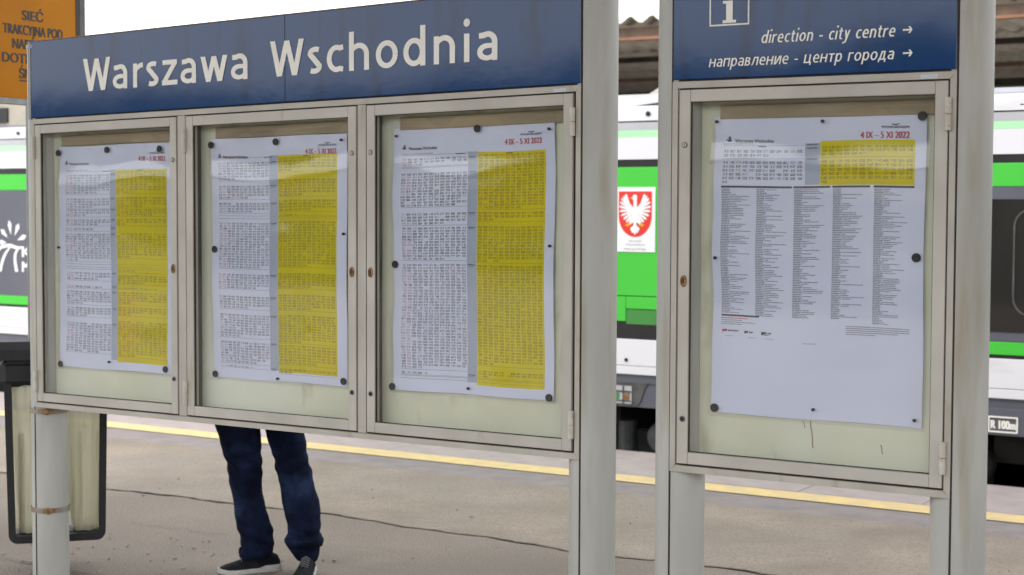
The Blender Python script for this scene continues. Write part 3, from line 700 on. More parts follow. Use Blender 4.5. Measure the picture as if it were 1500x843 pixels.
# station name
W1 = [('W',-4.2996,-4.1135),('a',-4.0987,-4.0025),('r',-3.9635,-3.9006),('s',-3.8793,-3.7974),('z',-3.7776,-3.680),('a',-3.6606,-3.565),('w',-3.5368,-3.3743),('a',-3.3548,-3.2569),
      ('W',-3.1265,-2.9367),('s',-2.9176,-2.8381),('c',-2.8125,-2.7248),('h',-2.6939,-2.5891),('o',-2.5543,-2.4421),('d',-2.4146,-2.3047),('n',-2.2641,-2.1611),('i',-2.1221,-2.0893),('a',-2.0568,-1.9623)]
for it in W1:
    b = MB(); put_glyphs(b, [it], 2.3235, .0258, .109, .1465, .155, lay=-.0008)
    b.build('letter', M['letter'], nb1, fn1, fix=False)
# direction sign: symbol and two lines
b = MB()
t = .005
s0_, s1_, za, zb = -1.4205, -1.2776, 2.355, 2.495
for q in (rect(s0_, za, s1_, za+t), rect(s0_, za+t, s0_+t, zb), rect(s1_-t, za+t, s1_, zb), rect(s0_, zb, s1_, zb+t)): b.poly([(x, -.001, z) for x, z in q[0]])
for q in (rect(-1.3725, 2.3635, -1.3245, 2.373), rect(-1.3605, 2.373, -1.3365, 2.437), rect(-1.3725, 2.428, -1.3606, 2.437)): b.poly([(x, -.0012, z) for x, z in q[0]])
b.poly([(-1.3485+.0135*cos(2*pi*k/18), -.0012, 2.460+.0135*sin(2*pi*k/18)) for k in range(18)])
b.build('information_symbol', M['letter'], nb2, fn2, fix=False)
def arrow(b, s0, s1, z, h, t):
    for q in (rect(s0, z-t/2, s1-t*.5, z+t/2),): b.poly([(x, -.001, zz) for x, zz in q[0]])
    m = (s1-h*.5)
    b.poly([(m-t*.6, -.0012, z+h/2), (m+t*.6, -.0012, z+h/2), (s1, -.0012, z), (s1-t*1.2, -.0012, z)])
    b.poly([(m-t*.6, -.0014, z-h/2), (m+t*.6, -.0014, z-h/2), (s1, -.0014, z), (s1-t*1.2, -.0014, z)])
cw = dict(d=.0245, i=.007, r=.0155, e=.0225, c=.0185, t=.015, o=.0245, n=.0225, y=.021)
cw['-'] = .014; cw[' '] = .0125
def spaced(txt, s0, s1, gap=.0055):
    tot = sum(cw[c] for c in txt)+gap*(len(txt)-1); k = (s1-s0)/tot; x = s0; out = []
    for c in txt:
        if c != ' ': out.append((c, x, x+cw[c]*k))
        x += (cw[c]+gap)*k
    return out
for it in spaced('direction - city centre', -1.236, -.786):
    b = MB(); put_glyphs(b, [it], 2.2905, .0056, .0285, .042, .0425, lay=-.0008, shear=.2); b.build('letter', M['letter'], nb2, fn2, fix=False)
b = MB(); arrow(b, -.7586, -.7278, 2.3095, .021, .0052); b.build('arrow', M['letter'], nb2, fn2, fix=False)
for ch, wd_ in (('н', .0245), ('а', .0215), ('п', .0245), ('р', .0235), ('в', .0215), ('л', .024), ('е', .0225), ('и', .0255), ('ц', .028), ('т', .0205), ('г', .0175), ('о', .0245), ('д', .027)): cw[ch] = wd_
for it in spaced('направление - центр города', -1.422, -.789):
    b = MB(); put_glyphs(b, [it], 2.2195, .0050, .0275, .041, .042, lay=-.0008, shear=.2); b.build('letter', M['letter'], nb2, fn2, fix=False)
b = MB(); arrow(b, -.7575, -.7266, 2.237, .021, .0052); b.build('arrow', M['letter'], nb2, fn2, fix=False)

# ============================================================ POSTERS
SEG = {'0': 'abcdef', '1': 'bc', '2': 'abged', '3': 'abgcd', '4': 'fgbc', '5': 'afgcd', '6': 'afgedc', '7': 'abc', '8': 'abcdefg', '9': 'abcfgd'}
def seg_rects(ch, x, z, w_, h, t):
    R_ = []
    for s in SEG[ch]:
        if s == 'a': R_.append((x, z+h-t, x+w_, z+h))
        if s == 'd': R_.append((x, z, x+w_, z+t))
        if s == 'g': R_.append((x+t*.5, z+h/2-t/2, x+w_-t*.5, z+h/2+t/2))
        if s == 'f': R_.append((x, z+h/2+t*.5, x+t, z+h-t))
        if s == 'e': R_.append((x, z+t, x+t, z+h/2-t*.5))
        if s == 'b': R_.append((x+w_-t, z+h/2+t*.5, x+w_, z+h-t))
        if s == 'c': R_.append((x+w_-t, z+t, x+w_, z+h/2-t*.5))
    return R_
class Poster:
    def __init__(s, board_, B, s0, s1, z0, z1, label, seed):
        s.B, s.s0, s.s1, s.z0, s.z1 = B, s0, s1, z0, z1; s.rr = random.Random(seed); s.seed = seed
        W, H = s1-s0, z1-z0; s.W, s.H = W, H
        s.root = empty('timetable_poster', B['O'], B['a']); tag(s.root, label, 'poster', 'timetable posters in the cabinets')
        s.ph = [s.rr.uniform(0, 6) for _ in range(6)]
        s.layers = {}
        b = MB(); s.grid(b, 0, W, 0, H, 0, 44, 60); b.build('sheet', M['paper'], s.root, fn=s.fn, smooth=True, fix=False)
    def wave(s, u, v):
        p = s.ph
        return .0022*sin(u*7+p[0]+.8*sin(v*4+p[1]))+.0020*sin(v*9+p[2]+u*2)+.0009*sin(u*21+v*5+p[3])+.0008*sin(v*27+p[4])
    def edge(s, u, v):   # curling outline: the sheet bellies in and out along its sides
        k = u/s.W; p = s.ph
        return (.0035*sin(v*11+p[5])+.002*sin(v*23+p[1]))*(1 if k < .12 else (1-(k-.12)/.2 if k < .32 else 0)) + .0025*sin(v*9+p[3])*(0 if k < .7 else (k-.7)/.3)
    def fn(s, u, d, v):
        x = s.s0+u+s.edge(u, v); z = s.z0+v+.0015*sin(u*13+s.ph[4])
        return (x, .058+d+s.wave(u, v), z+x*s.B['t'])
    def grid(s, b, u0, u1, v0, v1, lay, nu=10, nv=20):
        base = len(b.v)
        for j in range(nv+1):
            for i in range(nu+1): b.v.append((u0+(u1-u0)*i/nu, -lay, v0+(v1-v0)*j/nv))
        for j in range(nv):
            for i in range(nu):
                q = base+j*(nu+1)+i; b.f.append((q, q+1, q+nu+2, q+nu+1))
    def q(s, key, u0, v0, u1, v1, lay=.0006):
        b = s.layers.setdefault(key, MB())
        n = max(1, int((u1-u0)/.05))
        for i in range(n):
            a, c = u0+(u1-u0)*i/n, u0+(u1-u0)*(i+1)/n
            b.poly([(a, -lay, v0), (c, -lay, v0), (c, -lay, v1), (a, -lay, v1)])
    def panel(s, name, key, u0, u1, v0, v1, lay=.0003):
        b = MB(); s.grid(b, u0, u1, v0, v1, lay, max(3, int((u1-u0)/.025)), max(3, int((v1-v0)/.02))); b.build(name, M[key], s.root, fn=s.fn, smooth=True, fix=False)
    def block(s, key, u0, u1, vt, vb, ncol, pitch=.0112, partial=None, redc=0, keyr='inkpink'):
        # rows of departure times from vt down to vb
        if key == 'inko':
            keyr = 'inkora'
        n = max(1, int(round((vt-vb)/pitch))); p = (vt-vb)/n; cwid = (u1-u0)/ncol
        for r in range(n):
            cols = ncol
            if r == n-1 and partial is not None: cols = int(ncol*partial)
            v = vt-(r+1)*p
            for c in range(cols):
                if s.rr.random() < .01: continue
                k = keyr if (c < redc and s.rr.random() < .6) or s.rr.random() < .03 else key
                u = u0+c*cwid+cwid*.07; dw = cwid*.15; h = p*.62
                for g in range(4):
                    for a in seg_rects(str(s.rr.randint(0, 9)), u+g*cwid*.185+(cwid*.02 if g > 1 else 0), v+p*.12, dw, h, .00135): s.q(k, *a)
                # small train number beneath
    def line(s, key, u0, u1, v, t=.0009): s.q(key, u0, v, u1, v+t)
    def scrib(s, key, u0, u1, v, h, bold=1):
        u = u0
        while u < u1:
            l = s.rr.uniform(.003, .011); e = min(u+l, u1)
            s.q(key, u, v, e, v+h); u = e+s.rr.uniform(.0008, .0018)
    def text(s, key, t_, u0, u1, v, h, bold=0, lay=.0008, sh=0):
        b = s.layers.setdefault(key+'#', MB()); text_into(b, t_, u0, u1, v, h, -lay, bold=bold, shear=sh)
    def finish(s):
        names = {'ink': 'printed_times', 'inko': 'printed_times', 'inkl': 'printed_rules', 'inkred': 'red_print', 'inkpink': 'red_print', 'inkora': 'orange_print'}
        for k, b in s.layers.items():
            kk = k.rstrip('#'); o = b.build('lettering' if k.endswith('#') else names[kk], M[kk], s.root, fn=s.fn, fix=False, kind='stuff' if not k.endswith('#') else None)
        # clear plastic sleeve a little larger than the sheet, lifting at the top
        b = MB(); m = .012; nu, nv = 46, 60; base = 0; p = s.ph
        for j in range(nv+1):
            for i in range(nu+1):
                u = -m+(s.W+2*m)*i/nu; v = -m+(s.H+m+.030+.006*sin(u*11+p[0]))*j/nv
                top = max(0, (v-(s.H-.30))/.33); x = s.s0+u+s.edge(max(0, min(s.W, u)), v)
                bel = math.exp(-((v-(s.H-.17-.025*sin(u*6.5+p[0])))/.045)**2)*(.65+.35*sin(u*9+p[2])); d = .0545+s.wave(u, v)-.0090*bel-.006*top**4*(.6+.4*sin(u*17+p[4]))
                b.v.append((x, d, s.z0+v+x*s.B['t']))
        for j in range(nv):
            for i in range(nu):
                q = j*(nu+1)+i; b.f.append((q, q+1, q+nu+2, q+nu+1))
        b.build('plastic_sleeve', M['sleeve'], s.root, smooth=True, fix=False)

def logo(P, u, v, k=1):
    P.q('ink', u, v, u+.014*k, v+.008*k); P.q('ink', u+.005*k, v+.008*k, u+.012*k, v+.018*k)
    P.q('inkl', u-.006*k, v+.004*k, u, v+.008*k); P.q('inkl', u+.001*k, v+.010*k, u+.005*k, v+.014*k)
def header(P, HH):
    W = P.W
    logo(P, .045, HH-.083)
    P.text('ink', 'Warszawa Wschodnia', .072, .215, HH-.086, .012, bold=.0006)
    P.text('inkred', '4 IX – 5 XI 2022', W*.705, W*.925, HH-.079, .0215, bold=.0012)
    P.text('ink', 'PKP POLSKIE LINIE KOLEJOWE', W*.80, W*.925, HH-.047, .0075, bold=.0003)
    b = P.layers.setdefault('ink', MB()); 
    for q in ribbon(cat([(W*.845, HH-.033, .003), (W*.862, HH-.036, .004), (W*.88, HH-.033, .003)]), .003): b.poly([(x, -.0006, z) for x, z in q])
def timetable(P, wl, wr, yl, yr, blocks_w, blocks_y, lines, ncol):
    """wl..wr white columns, yl..yr yellow block (fractions of the width); blocks in fractions from the top"""
    W, H = P.W, P.H; V = lambda f: H*(1-f)
    header(P, H)
    f0 = blocks_y[0][0]-.006; f1 = .963
    P.panel('grey_column', 'greyp', wr*W, yl*W, V(f1-.008), V(f0-.002)); P.panel('yellow_panel', 'yellow', yl*W+.0005, yr*W, V(f1), V(f0))
    P.scrib('inkpink', wl*W, (wl+.2)*W, V(f0)+.002, .003); P.line('inkl', wl*W, wr*W, V(f0)-.003, .0012)
    P.scrib('ink', W*.40, W*.46, V(f0)-.006, .004); P.scrib('ink', (yl+yr)/2*W-.02, (yl+yr)/2*W+.01, V(f0)-.0075, .004)
    for a, b_ in blocks_w:
        P.block('ink', wl*W, wr*W, V(a), V(b_), ncol, partial=P.rr.uniform(.3, .95), redc=2)
        P.line('inkl', wl*W, wr*W, V(b_)-.0035, .0012)
        P.scrib('ink', wr*W+.006, yl*W-.008, V(a)-.006, .0035); P.scrib('inkl', wr*W+.008, yl*W-.012, V(a)-.012, .0035)
    for a, b_ in blocks_y:
        P.block('inko', yl*W+.003, yr*W-.003, V(a), V(b_), ncol, partial=P.rr.uniform(.2, .95), redc=0)
        P.line('inko', yl*W, yr*W, V(b_)-.0035, .0009)
    for a in lines:
        P.line('inkl', wl*W, wr*W, V(a), .0014)
        P.line('inko', yl*W, yr*W, V(a), .0008)
    P.finish()
def fr(pairs, top, bot): return [((a-top)/(bot-top), (b_-top)/(bot-top)) for a, b_ in pairs]
P1 = Poster(nb1, B1, -4.552, -3.768, 1.047, 2.078, 'timetable poster in the leftmost cabinet, its right edge hidden behind the door frame', 21)
timetable(P1, .06, .462, .515, .94,
    fr([(253,282),(288,303),(304,315),(319,328),(331,336),(340,381),(397,409),(417,421),(425,445),(449,463),(472,516)], 212, 540),
    fr([(249,282),(287,303),(305,315),(319,329),(340,377),(395,398),(402,415),(421,423),(427,445),(449,462),(470,523)], 210, 544), [f for f, _ in fr([(386,0),(390,0),(393,0)], 212, 540)], 11)
P2 = Poster(nb1, B1, -3.530, -2.756, 1.050, 2.081, 'timetable poster in the middle cabinet of the wide board', 22)
timetable(P2, .052, .437, .500, .93,
    fr([(237,264),(271,291),(296,311),(325,392),(400,422),(432,451),(459,493),(499,531),(535,537)], 203, 554),
    fr([(231,252),(263,288),(293,310),(314,317),(324,391),(400,422),(431,454),(461,502),(505,534),(540,548)], 201, 560), [f for f, _ in fr([(316,0),(320,0)], 203, 554)], 12)
P3 = Poster(nb1, B1, -2.511, -1.741, 1.053, 2.090, 'timetable poster in the right cabinet of the wide board, beside the round post', 23)
timetable(P3, .052, .475, .535, .945,
    fr([(229,241),(251,301),(310,328),(331,380),(385,541),(545,549)], 185, 575),
    fr([(224,305),(309,323),(330,384),(388,537),(545,556)], 181, 583), [f for f, _ in fr([(244,0),(552,0),(556,0)], 185, 575)], 12)
# station index poster
P4 = Poster(nb2, B2, -1.425, -.697, 1.050, 2.053, 'large white timetable poster with five lists of stations in the narrow board', 24)
W, H = P4.W, P4.H; V = lambda y, t=168, bt=616: H*(1-(y-t)/(bt-t))
U = lambda px: (px-1046)/(1355-1046)*W
header(P4, H)
P4.panel('grey_column', 'greyp', U(1184), U(1206), V(269), V(208)); P4.panel('yellow_panel', 'yellow', U(1206.3), U(1340), V(270), V(205.5))
P4.line('inkl', U(1059), U(1206), V(211), .001); P4.scrib('ink', U(1113), U(1126), V(213), .004); P4.scrib('inkpink', U(1059), U(1105), V(209), .003)
P4.block('ink', U(1059), U(1182), V(216), V(228), 12, .0128, .6); P4.line('inkl', U(1059), U(1184), V(230.5), .001)
P4.block('ink', U(1059), U(1182), V(233), V(268), 12, .0125, .1)
P4.block('inko', U(1207), U(1339), V(212), V(227), 12, .0125, .5); P4.block('inko', U(1207), U(1339), V(232), V(268), 12, .0125, .1)
P4.line('inko', U(1206.3), U(1340), V(230), .001)
for r_s in (211, 216, 232): P4.scrib('ink', U(1187), U(1202), V(r_s), .0035)
ends = [465, 466, 467, 466, 471]
for k, x in enumerate((1058, 1111, 1167, 1224, 1283)):
    P4.q('ink', U(x), V(274), U(x+(54 if k < 4 else 57)), V(271)); y = 277
    bottom = ends[k]
    while y < bottom:
        gap = P4.rr.random()
        L1 = P4.rr.uniform(10, 15); L2 = P4.rr.choice([0, P4.rr.uniform(4, 14), P4.rr.uniform(8, 24), P4.rr.uniform(16, 32)])
        u0 = U(x+1)
        P4.scrib('inkl', u0, U(x+1+L1), V(y), .0034)
        if L2 > 2: P4.scrib('inkl', U(x+2.2+L1), U(min(x+2.2+L1+L2, x+53)), V(y), .0027)
        y += 2.62
P4.q('ink', U(1059), V(468), U(1118), V(465.3))
P4.scrib('inkred', U(1059), U(1100), V(471.5), .0028); P4.scrib('inkl', U(1059), U(1092), V(474.5), .0026); P4.scrib('inkl', U(1059), U(1112), V(477.5), .0026); P4.scrib('inkl', U(1059), U(1092), V(480.5), .0026)
for i in range(5): P4.scrib('inkl', U(1247), U(1336 if i < 3 else 1336-60*(i-2.5)/1.5*.8), V(476.5+2.9*i), .0028)
for (x, y, wd_) in ((1061, 490, 8), (1096, 491, 6), (1122, 491, 8)):
    P4.q('inkred' if x == 1061 else 'ink', U(x), V(y+2), U(x+wd_*.5), V(y-2)); P4.q('ink', U(x+wd_*.5), V(y+1), U(x+wd_), V(y-2))
    P4.scrib('ink', U(x+wd_+1.5), U(x+wd_+(18 if x == 1061 else 7)), V(y+1), .005); P4.scrib('inkl', U(x+6), U(x+18), V(y+8.5), .002)
P4.scrib('ink', U(1122), U(1134), V(494), .003)
P4.scrib('inkl', U(1184), U(1204), V(504), .0022)
P4.finish()
# ---- magnets and pins that hold the posters
def stick_magnet(P, u, v, words):
    x, d, z = P.fn(u, 0, v)
    lift = .0155 if v > P.H-.05 else .0095
    b = MB(); b.disc((0, .006, 0), (0, -1, 0), .0145, .006, 24, .0015)
    o = b.build('magnet', M['magnet'])
    o.location = Vector(P.B['O']) + Matrix.Rotation(P.B['a'], 4, 'Z') @ Vector((x, d-lift, z)); o.rotation_euler = (0, 0, P.B['a'])
    tag(o, 'round dark magnet on ' + words, 'magnet', 'magnets holding the posters')
def stick_pin(P, u, v, words):
    x, d, z = P.fn(u, 0, v)
    lift = .0145 if v > P.H-.05 else .0105
    b = MB(); b.disc((0, .009, 0), (0, -1, 0), .0045, .005, 12, .001); b.disc((0, .004, 0), (0, -1, 0), .0058, .007, 12, .002)
    o = b.build('pin', M['pin'])
    o.location = Vector(P.B['O']) + Matrix.Rotation(P.B['a'], 4, 'Z') @ Vector((x, d-lift, z)); o.rotation_euler = (0, 0, P.B['a'])
    tag(o, 'small black pin on ' + words, 'pin', 'pins holding the posters')
CORNERS = dict(TL='top left corner of ', TM='top edge of ', TR='top right corner of ', ML='left edge of ', MR='right edge of ', BL='bottom left corner of ', BM='bottom edge of ', BR='bottom right corner of ')
for P, words, mags, pins in (
    (P1, 'the leftmost poster', ((.006, 1.003, 'TL'), (.352, 1.009, 'TM'), (.700, 1.005, 'TR'), (.010, .010, 'BL'), (.726, .022, 'BR')), ((.006, .56, 'ML'), (.352, .037, 'BM'))),
    (P2, 'the middle cabinet poster', ((.010, 1.005, 'TL'), (.385, 1.009, 'TM'), (.015, .555, 'ML'), (.010, .012, 'BL'), (.755, .022, 'BR')), ((.752, 1.006, 'TR'), (.762, .625, 'MR'), (.385, .012, 'BM'))),
    (P3, 'the poster left of the round post', ((.417, 1.021, 'TM'), (.010, .50, 'ML'), (-.003, .012, 'BL'), (.751, .010, 'BR')), ((.020, 1.007, 'TL'), (.752, 1.007, 'TR'), (.756, .575, 'MR'), (.375, .023, 'BM'))),
    (P4, 'the poster in the narrow board', ((.717, .993, 'TR'), (.706, .545, 'MR'), (.016, .015, 'BL')), ((.012, .988, 'TL'), (.388, .983, 'TM'), (.014, .528, 'ML'), (.366, .035, 'BM'), (.706, .025, 'BR')))):
    for u, v, c in mags: stick_magnet(P, u, v, CORNERS[c] + words)
    for u, v, c in pins: stick_pin(P, u, v, CORNERS[c] + words)

# ============================================================ LITTER BIN behind the left post
BA = Rd(48.2)
bn = empty('litter_bin', (-6.146, 5.417, .04), BA); tag(bn, 'black framed double litter bin with clear cream bags strapped behind the left post', 'litter bin')
def ring_frame(b, x0, x1, z0, z1, r, t, y0, y1):
    o_, i_ = rrect(x0, x1, z0, z1, r), rrect(x0+t, x1-t, z0+t, z1-t, max(r-t, .012))
    b.loft([[(x, y1, z) for x, z in o_], [(x, y0, z) for x, z in o_], [(x, y0, z) for x, z in i_], [(x, y1, z) for x, z in i_], [(x, y1, z) for x, z in o_]], caps=False)
def taper(x, y, z):
    k = max(0, min(1, (z-.1)/.9)); return (.1+(x-.1)*(.93+.07*k), y, z)
for x0, x1 in ((-.147, .115), (.1165, .347)):
    b = MB(); ring_frame(b, x0, x1, .095, 1.0, .045, .036, -.02, .02); b.build('bag_frame', M['binblk'], bn, fn=taper)
    b = MB(); b.box(x0+.03, x1-.03, .02, .20, .10, .135, .01); b.build('base_tray', M['binblk'], bn, fn=taper)
b = MB(); b.box(-.165, .365, -.03, .24, .865, 1.0, .03); b.loft([[(x, y, z) for y, z in ((-.05, 1.0), (-.03, 1.05), (.02, 1.085), (.19, 1.085), (.25, 1.03), (.25, 1.0))] for x in (-.185, .385)])
b.build('hood', M['binblk'], bn)
def bag(x0, x1, seed):
    rr = random.Random(seed); b = MB(); rings = []; n = 40; cx = (x0+x1)/2; hw = (x1-x0)/2
    for z, k in ((.105, .25), (.125, .62), (.2, .74), (.4, .82), (.6, .9), (.74, .97), (.755, 1.10), (.80, 1.13), (.85, 1.14), (.875, 1.05)):
        ring = []
        for j in range(n):
            a = 2*pi*j/n; fold = 1+(.085*sin(a*7+seed+z)+.06*sin(a*13+z*5)+.02*sin(a*23+z*30))*(1 if z < .7 else .6)
            ring.append((cx+hw*k*fold*(abs(cos(a))**.7)*(1 if cos(a) > 0 else -1), .10+.10*k*fold*sin(a), z))
        rings.append(ring)
    b.loft(rings, caps=False); return b.build('bag', M['bag'], bn, smooth=True)
bag(-.118, .085, 1.0); bag(.145, .318, 4.0)
for x, m_ in ((-.085, 'reflection_stain_brown'), (-.075, 'speck'), (.293, 'bag'), (.2, 'bag')):
    b = MB(); b.box(x, x+.022, .06, .14, .14, .62, .004); b.build('bag_rubbish', M[m_ if m_ != 'reflection_stain_brown' else 'reflection_stain_brown'], bn)
# steel bands round the post, and their brackets
pc = Matrix.Rotation(B1['a'], 4, 'Z') @ Vector((-4.676, .090, 0)) + Vector(B1['O'])
inv = Matrix.Rotation(-BA, 4, 'Z')
cl = inv @ (pc-Vector((-6.146, 5.417, .04)))
for z in (.775, .300):
    b = MB(); n = 36
    for r0, r1 in ((.0885, .0905),):
        rings = [[(cl.x+r*cos(2*pi*k/n), cl.y+r*sin(2*pi*k/n), zz) for k in range(n)] for r, zz in ((r0, z-.012), (r1, z-.012), (r1, z+.012), (r0, z+.012))]
    b.loft(rings, caps=False); st = b.build('strap', M['strap'], bn)
    b = MB(); b.disc((cl.x-.012, cl.y-.089, z), (0, -1, 0), .016, .01, 8, .002); b.disc((cl.x-.012, cl.y-.099, z), (0, -1, 0), .007, .01, 10); b.box(cl.x-.035, cl.x+.02, cl.y-.094, cl.y-.089, z-.010, z+.010, .001)
    b.build('strap_bolt', M['rust'], st)
    bx('bracket', M['binblk'], bn, cl.x-.04, cl.x+.04, cl.y+.084, .12, z-.015, z+.015)

# ============================================================ PERSON behind the board
RV = Vector((cos(Rd(40.4)), sin(Rd(40.4)), 0)); FV = Vector((-RV.y, RV.x, 0))     # to the right / away as seen from the platform front
A0 = Vector((-5.02, 5.87, 0)); PS = 1.0229; SC = 304.; REF = 401.
pe = empty('person', (A0.x*PS, A0.y*PS, 0)); pe.scale = (PS, PS, PS); tag(pe, 'person standing behind the wide board, dark blue jeans and black trainers', 'person')
def leg_path(rows):
    return [(z, (xl+xr)/2, (xr-xl)/2) for z, xl, xr in rows]
LEG1 = [(.075, 356, 396), (.10, 354, 400), (.13, 355, 402), (.165, 354, 403), (.20, 352, 403), (.25, 349, 398), (.30, 347, 392), (.38, 343, 388), (.47, 338, 386), (.55, 333, 386), (.62, 326, 384), (.70, 320, 384), (.80, 315, 384), (.86, 313, 386)]
LEG2 = [(.06, 437, 465), (.08, 432, 467), (.115, 426, 470), (.15, 420, 473), (.175, 419, 473), (.19, 424, 471), (.24, 421, 471), (.28, 419, 470), (.34, 415, 468), (.41, 411, 462), (.48, 407, 457), (.56, 402, 452), (.69, 391, 447), (.80, 385, 445), (.86, 382, 445)]
def interp(tab, z):
    for a, b_ in zip(tab[:-1], tab[1:]):
        if z <= b_[0]:
            t = (z-a[0])/(b_[0]-a[0]); t = max(0, t); return [a[i]+(b_[i]-a[i])*t for i in range(3)]
    return list(tab[-1])
def legmesh(tab, dep, seed):
    b = MB(); rings = []; n = 44; z = tab[0][0]
    while z < .86:
        _, xl, xr = interp(tab, z); c = ((xl+xr)/2-REF)/SC; h = (xr-xl)/2/SC; ring = []
        for j in range(n):
            a = 2*pi*j/n
            lowz = math.exp(-((z-.17)/.10)**2); wv = .0045*sin(z*38+2.6*sin(a+seed)+1.5*cos(2*a+z*7)+seed)+.0065*lowz*sin(z*88+2.2*sin(a+seed)+a)+.004*sin(3*a+z*11+seed)
            kb = math.exp(-((z-.53)/.08)**2)*.007*sin(z*92+2.4*cos(a+seed)+seed)
            r = h+(wv+kb)*(.55 if abs(cos(a)) > .9 else 1)
            p = RV*(c+r*cos(a))+FV*(dep+.03*(z-.2)+(r*1.08+.004)*sin(a))
            ring.append((p.x, p.y, z))
        rings.append(ring); z += .009
    b.loft(rings); return b
jb = legmesh(LEG1, .0, 1.0); jb2 = legmesh(LEG2, -.02, 3.0)
# join legs with a pelvis by metaball-free remesh: voxel remesh of the union
off = len(jb.v); jb.v += jb2.v; jb.f += [tuple(off+i for i in f) for f in jb2.f]
rings = []
for z, xl, xr, dp in ((.80, 322, 440, .085), (.84, 316, 444, .105), (.90, 318, 444, .115), (.97, 324, 440, .115), (1.03, 330, 436, .11), (1.06, 332, 434, .105)):
    c = ((xl+xr)/2-REF)/SC; h = (xr-xl)/2/SC
    rings.append([tuple((RV*(c+h*cos(a))+FV*(.02+dp*sin(a)))+Vector((0, 0, z))) for a in (2*pi*k/40 for k in range(40))])
jb.loft(rings)
jo = jb.build('jeans', M['denim'], pe)
mod = jo.modifiers.new('r', 'REMESH'); mod.mode = 'VOXEL'; mod.voxel_size = .0055; mod.use_smooth_shade = True
sm = jo.modifiers.new('s', 'SMOOTH'); sm.iterations = 2
for tab, dep, zc in ((LEG1, .0, .105), (LEG2, -.02, .155)):
    b = MB(); rings = []
    for dz, ex_ in ((-.022, .001), (-.022, .005), (.0, .0065), (.010, .006), (.012, .0)):
        _, xl, xr = interp(tab, zc+dz); c = ((xl+xr)/2-REF)/SC; h = (xr-xl)/2/SC; ring = []
        for j in range(40):
            a = 2*pi*j/40; r = h+ex_+.002*sin(3*a+zc*40); p = RV*(c+r*cos(a))+FV*(dep+.03*(zc-.2)+(r*1.08+.004)*sin(a)); ring.append((p.x, p.y, zc+dz+.006*sin(a*2+zc*30)))
        rings.append(ring)
    b.loft(rings, caps=False); b.build('cuff', M['denim'], jo, smooth=True)
# body: one continuous skinned surface, hands resting in the jacket pockets
def skin_obj(name, verts, edges, m, sub=2):
    me = bpy.data.meshes.new(name); me.from_pydata([v[:3] for v in verts], edges, []); me.materials.append(m)
    o = bpy.data.objects.new(name, me); col.objects.link(o); o.parent = pe
    o.modifiers.new('k', 'SKIN'); 
    for i, v in enumerate(verts):
        o.data.skin_vertices[0].data[i].radius = (v[3], v[4] if len(v) > 4 else v[3])
    o.data.skin_vertices[0].data[0].use_root = True
    sb = o.modifiers.new('u', 'SUBSURF'); sb.levels = sub; sb.render_levels = sub
    for p in me.polygons: p.use_smooth = True
    return o
TD = .03; TX = (375-REF)/SC
def wp(r, f, z): p = RV*(r+TX)+FV*f; return (p.x, p.y, z)
bv = [(*wp(0, TD, .98), .12, .10), (*wp(-.01, TD, 1.2), .12, .095), (*wp(-.01, TD, 1.40), .13, .095), (*wp(-.01, TD, 1.50), .06), (*wp(-.01, TD-.01, 1.57), .052),
      (*wp(-.01, TD-.02, 1.66), .08, .09), (*wp(-.01, TD-.015, 1.735), .06, .07),
      (*wp(-.19, TD, 1.43), .052), (*wp(-.24, TD+.02, 1.17), .042), (*wp(-.18, TD-.12, 1.02), .030), (*wp(-.13, TD-.15, .98), .025),
      (*wp(.17, TD, 1.43), .052), (*wp(.22, TD+.02, 1.17), .042), (*wp(.16, TD-.12, 1.02), .030), (*wp(.11, TD-.15, .98), .025),
      (*wp(-.10, .02, .84), .075), (*wp(-.06, .0, .48), .05), (*wp(-.01, .01, .08), .035), (*wp(.11, .0, .84), .075), (*wp(.17, -.01, .48), .05), (*wp(.215, -.02, .08), .033)]
be = [(0,1),(1,2),(2,3),(3,4),(4,5),(5,6),(2,7),(7,8),(8,9),(9,10),(2,11),(11,12),(12,13),(13,14),(0,15),(15,16),(16,17),(0,18),(18,19),(19,20)]
skin_obj('body', bv, be, M['skin'])
jv = [(*wp(0, TD, .92), .165, .13), (*wp(-.01, TD, 1.12), .155, .125), (*wp(-.01, TD, 1.36), .165, .12), (*wp(-.01, TD, 1.47), .09, .085), (*wp(-.01, TD, 1.505), .07),
      (*wp(-.20, TD, 1.42), .075), (*wp(-.26, TD+.02, 1.17), .062), (*wp(-.19, TD-.13, 1.02), .052), (*wp(-.12, TD-.16, .99), .045),
      (*wp(.18, TD, 1.42), .075), (*wp(.24, TD+.02, 1.17), .062), (*wp(.17, TD-.13, 1.02), .052), (*wp(.10, TD-.16, .99), .045)]
skin_obj('jacket', jv, [(0,1),(1,2),(2,3),(3,4),(2,5),(5,6),(6,7),(7,8),(2,9),(9,10),(10,11),(11,12)], M['jacket'])
def ellip(name, m, c, r, parent=pe, n=16, cut=None):
    bm = bmesh.new(); bmesh.ops.create_uvsphere(bm, u_segments=n, v_segments=n//2+2, radius=1)
    b = MB()
    for v in bm.verts:
        p = RV*(v.co.x*r[0])+FV*(v.co.y*r[1]); v.co = Vector(c)+p+Vector((0, 0, v.co.z*r[2]))
    b.addbm(bm); bm.free(); return b.build(name, m, parent, smooth=True)
hc = wp(-.01, TD-.0, 1.70)
ellip('hair', M['hair'], wp(-.01, TD+.012, 1.725), (.088, .098, .085)); ellip('nose', M['skin'], wp(-.01, TD-.125, 1.645), (.014, .02, .022))
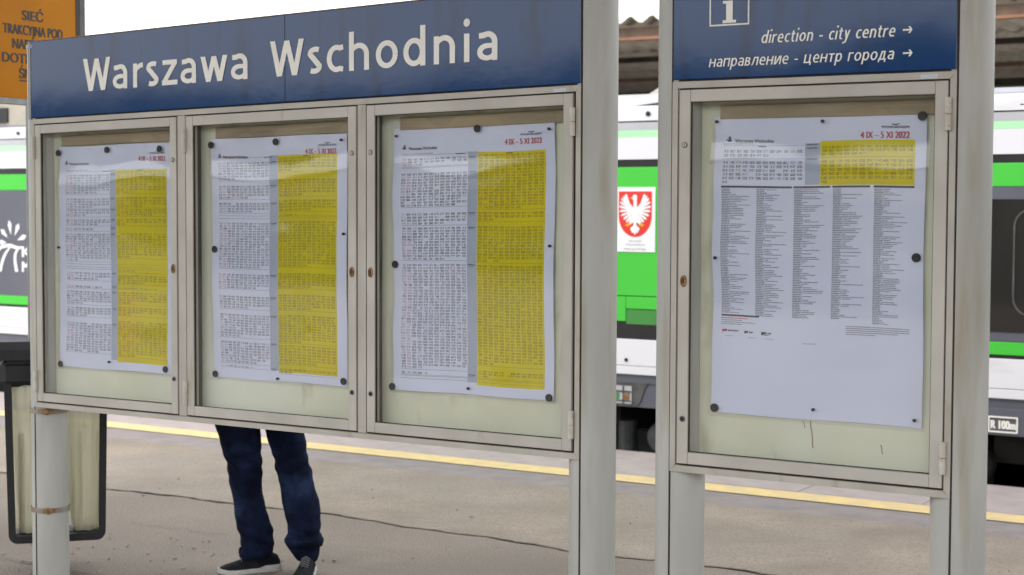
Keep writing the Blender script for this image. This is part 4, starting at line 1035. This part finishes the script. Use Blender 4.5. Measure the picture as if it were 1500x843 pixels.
for s in (-1, 1):
    ellip('ear', M['skin'], wp(-.01+s*.083, TD-.005, 1.65), (.012, .02, .032)); ellip('eye', M['white'], wp(-.01+s*.031, TD-.098, 1.672), (.013, .011, .009))
    ellip('iris', M['hair'], wp(-.01+s*.031, TD-.1075, 1.672), (.006, .004, .006))
ellip('mouth', M['inkpink'], wp(-.01, TD-.108, 1.605), (.024, .008, .006))
# shoes
def shoe(heel, toe, seed):
    heel, toe = Vector(heel), Vector(toe); ax = (toe-heel); L0 = ax.length; ax.normalize(); sd_ = Vector((-ax.y, ax.x, 0))
    root = empty('shoe', (0, 0, 0)); root.parent = pe
    P_ = lambda t, y, z: tuple(heel+ax*(t*L0)+sd_*y+Vector((0, 0, z))-Vector((A0.x, A0.y, 0)))
    prof = [(-.02, .020, .050, .0), (.02, .032, .075, 0), (.1, .037, .088, 0), (.25, .038, .092, 0), (.36, .038, .095, 0), (.48, .040, .082, 0), (.62, .046, .066, 0), (.76, .048, .055, 0), (.88, .043, .047, 0), (.96, .030, .038, 0), (1.0, .014, .028, 0)]
    b = MB(); rings = []
    for t, hw, h, _ in prof:
        ring = []
        for k in range(20):
            a = 2*pi*k/20; y = cos(a)*hw*(1-.18*max(0, sin(a))); z = .022+(h-.022)*max(0, sin(a))**.8 if sin(a) > 0 else .022+.012*sin(a)
            ring.append(P_(t, y, z))
        rings.append(ring)
    b.loft(rings); up = b.build('shoe_upper', M['shoe'], root, smooth=True)
    b = MB(); rings = []
    for t, hw, h, _ in prof:
        hb = .034 if t < .3 else .024; tz = 0 if t < .85 else (t-.85)*.06
        rings.append([P_(t+(.01 if t > .9 else (-.012 if t < 0 else 0)), y, z+tz) for y, z in ((-hw-.004, .002), (-hw-.005, hb*.6), (-hw-.001, hb), (hw+.001, hb), (hw+.005, hb*.6), (hw+.004, .002))])
    b.loft(rings); b.build('shoe_sole', M['sole'], root)
    for i in range(5):
        t = .40+i*.055; z = .093-i*.007
        b = MB(); b.tube([P_(t, -.02, z-.008), P_(t+.01, 0, z+.004), P_(t+.02, .02, z-.008)], .0025, 6); b.build('lace', M['lace'], up)
shoe((-5.03, 5.925, 0), (-5.195, 5.685, 0), 1)
shoe((-4.88, 5.975, 0), (-4.735, 5.73, 0), 2)
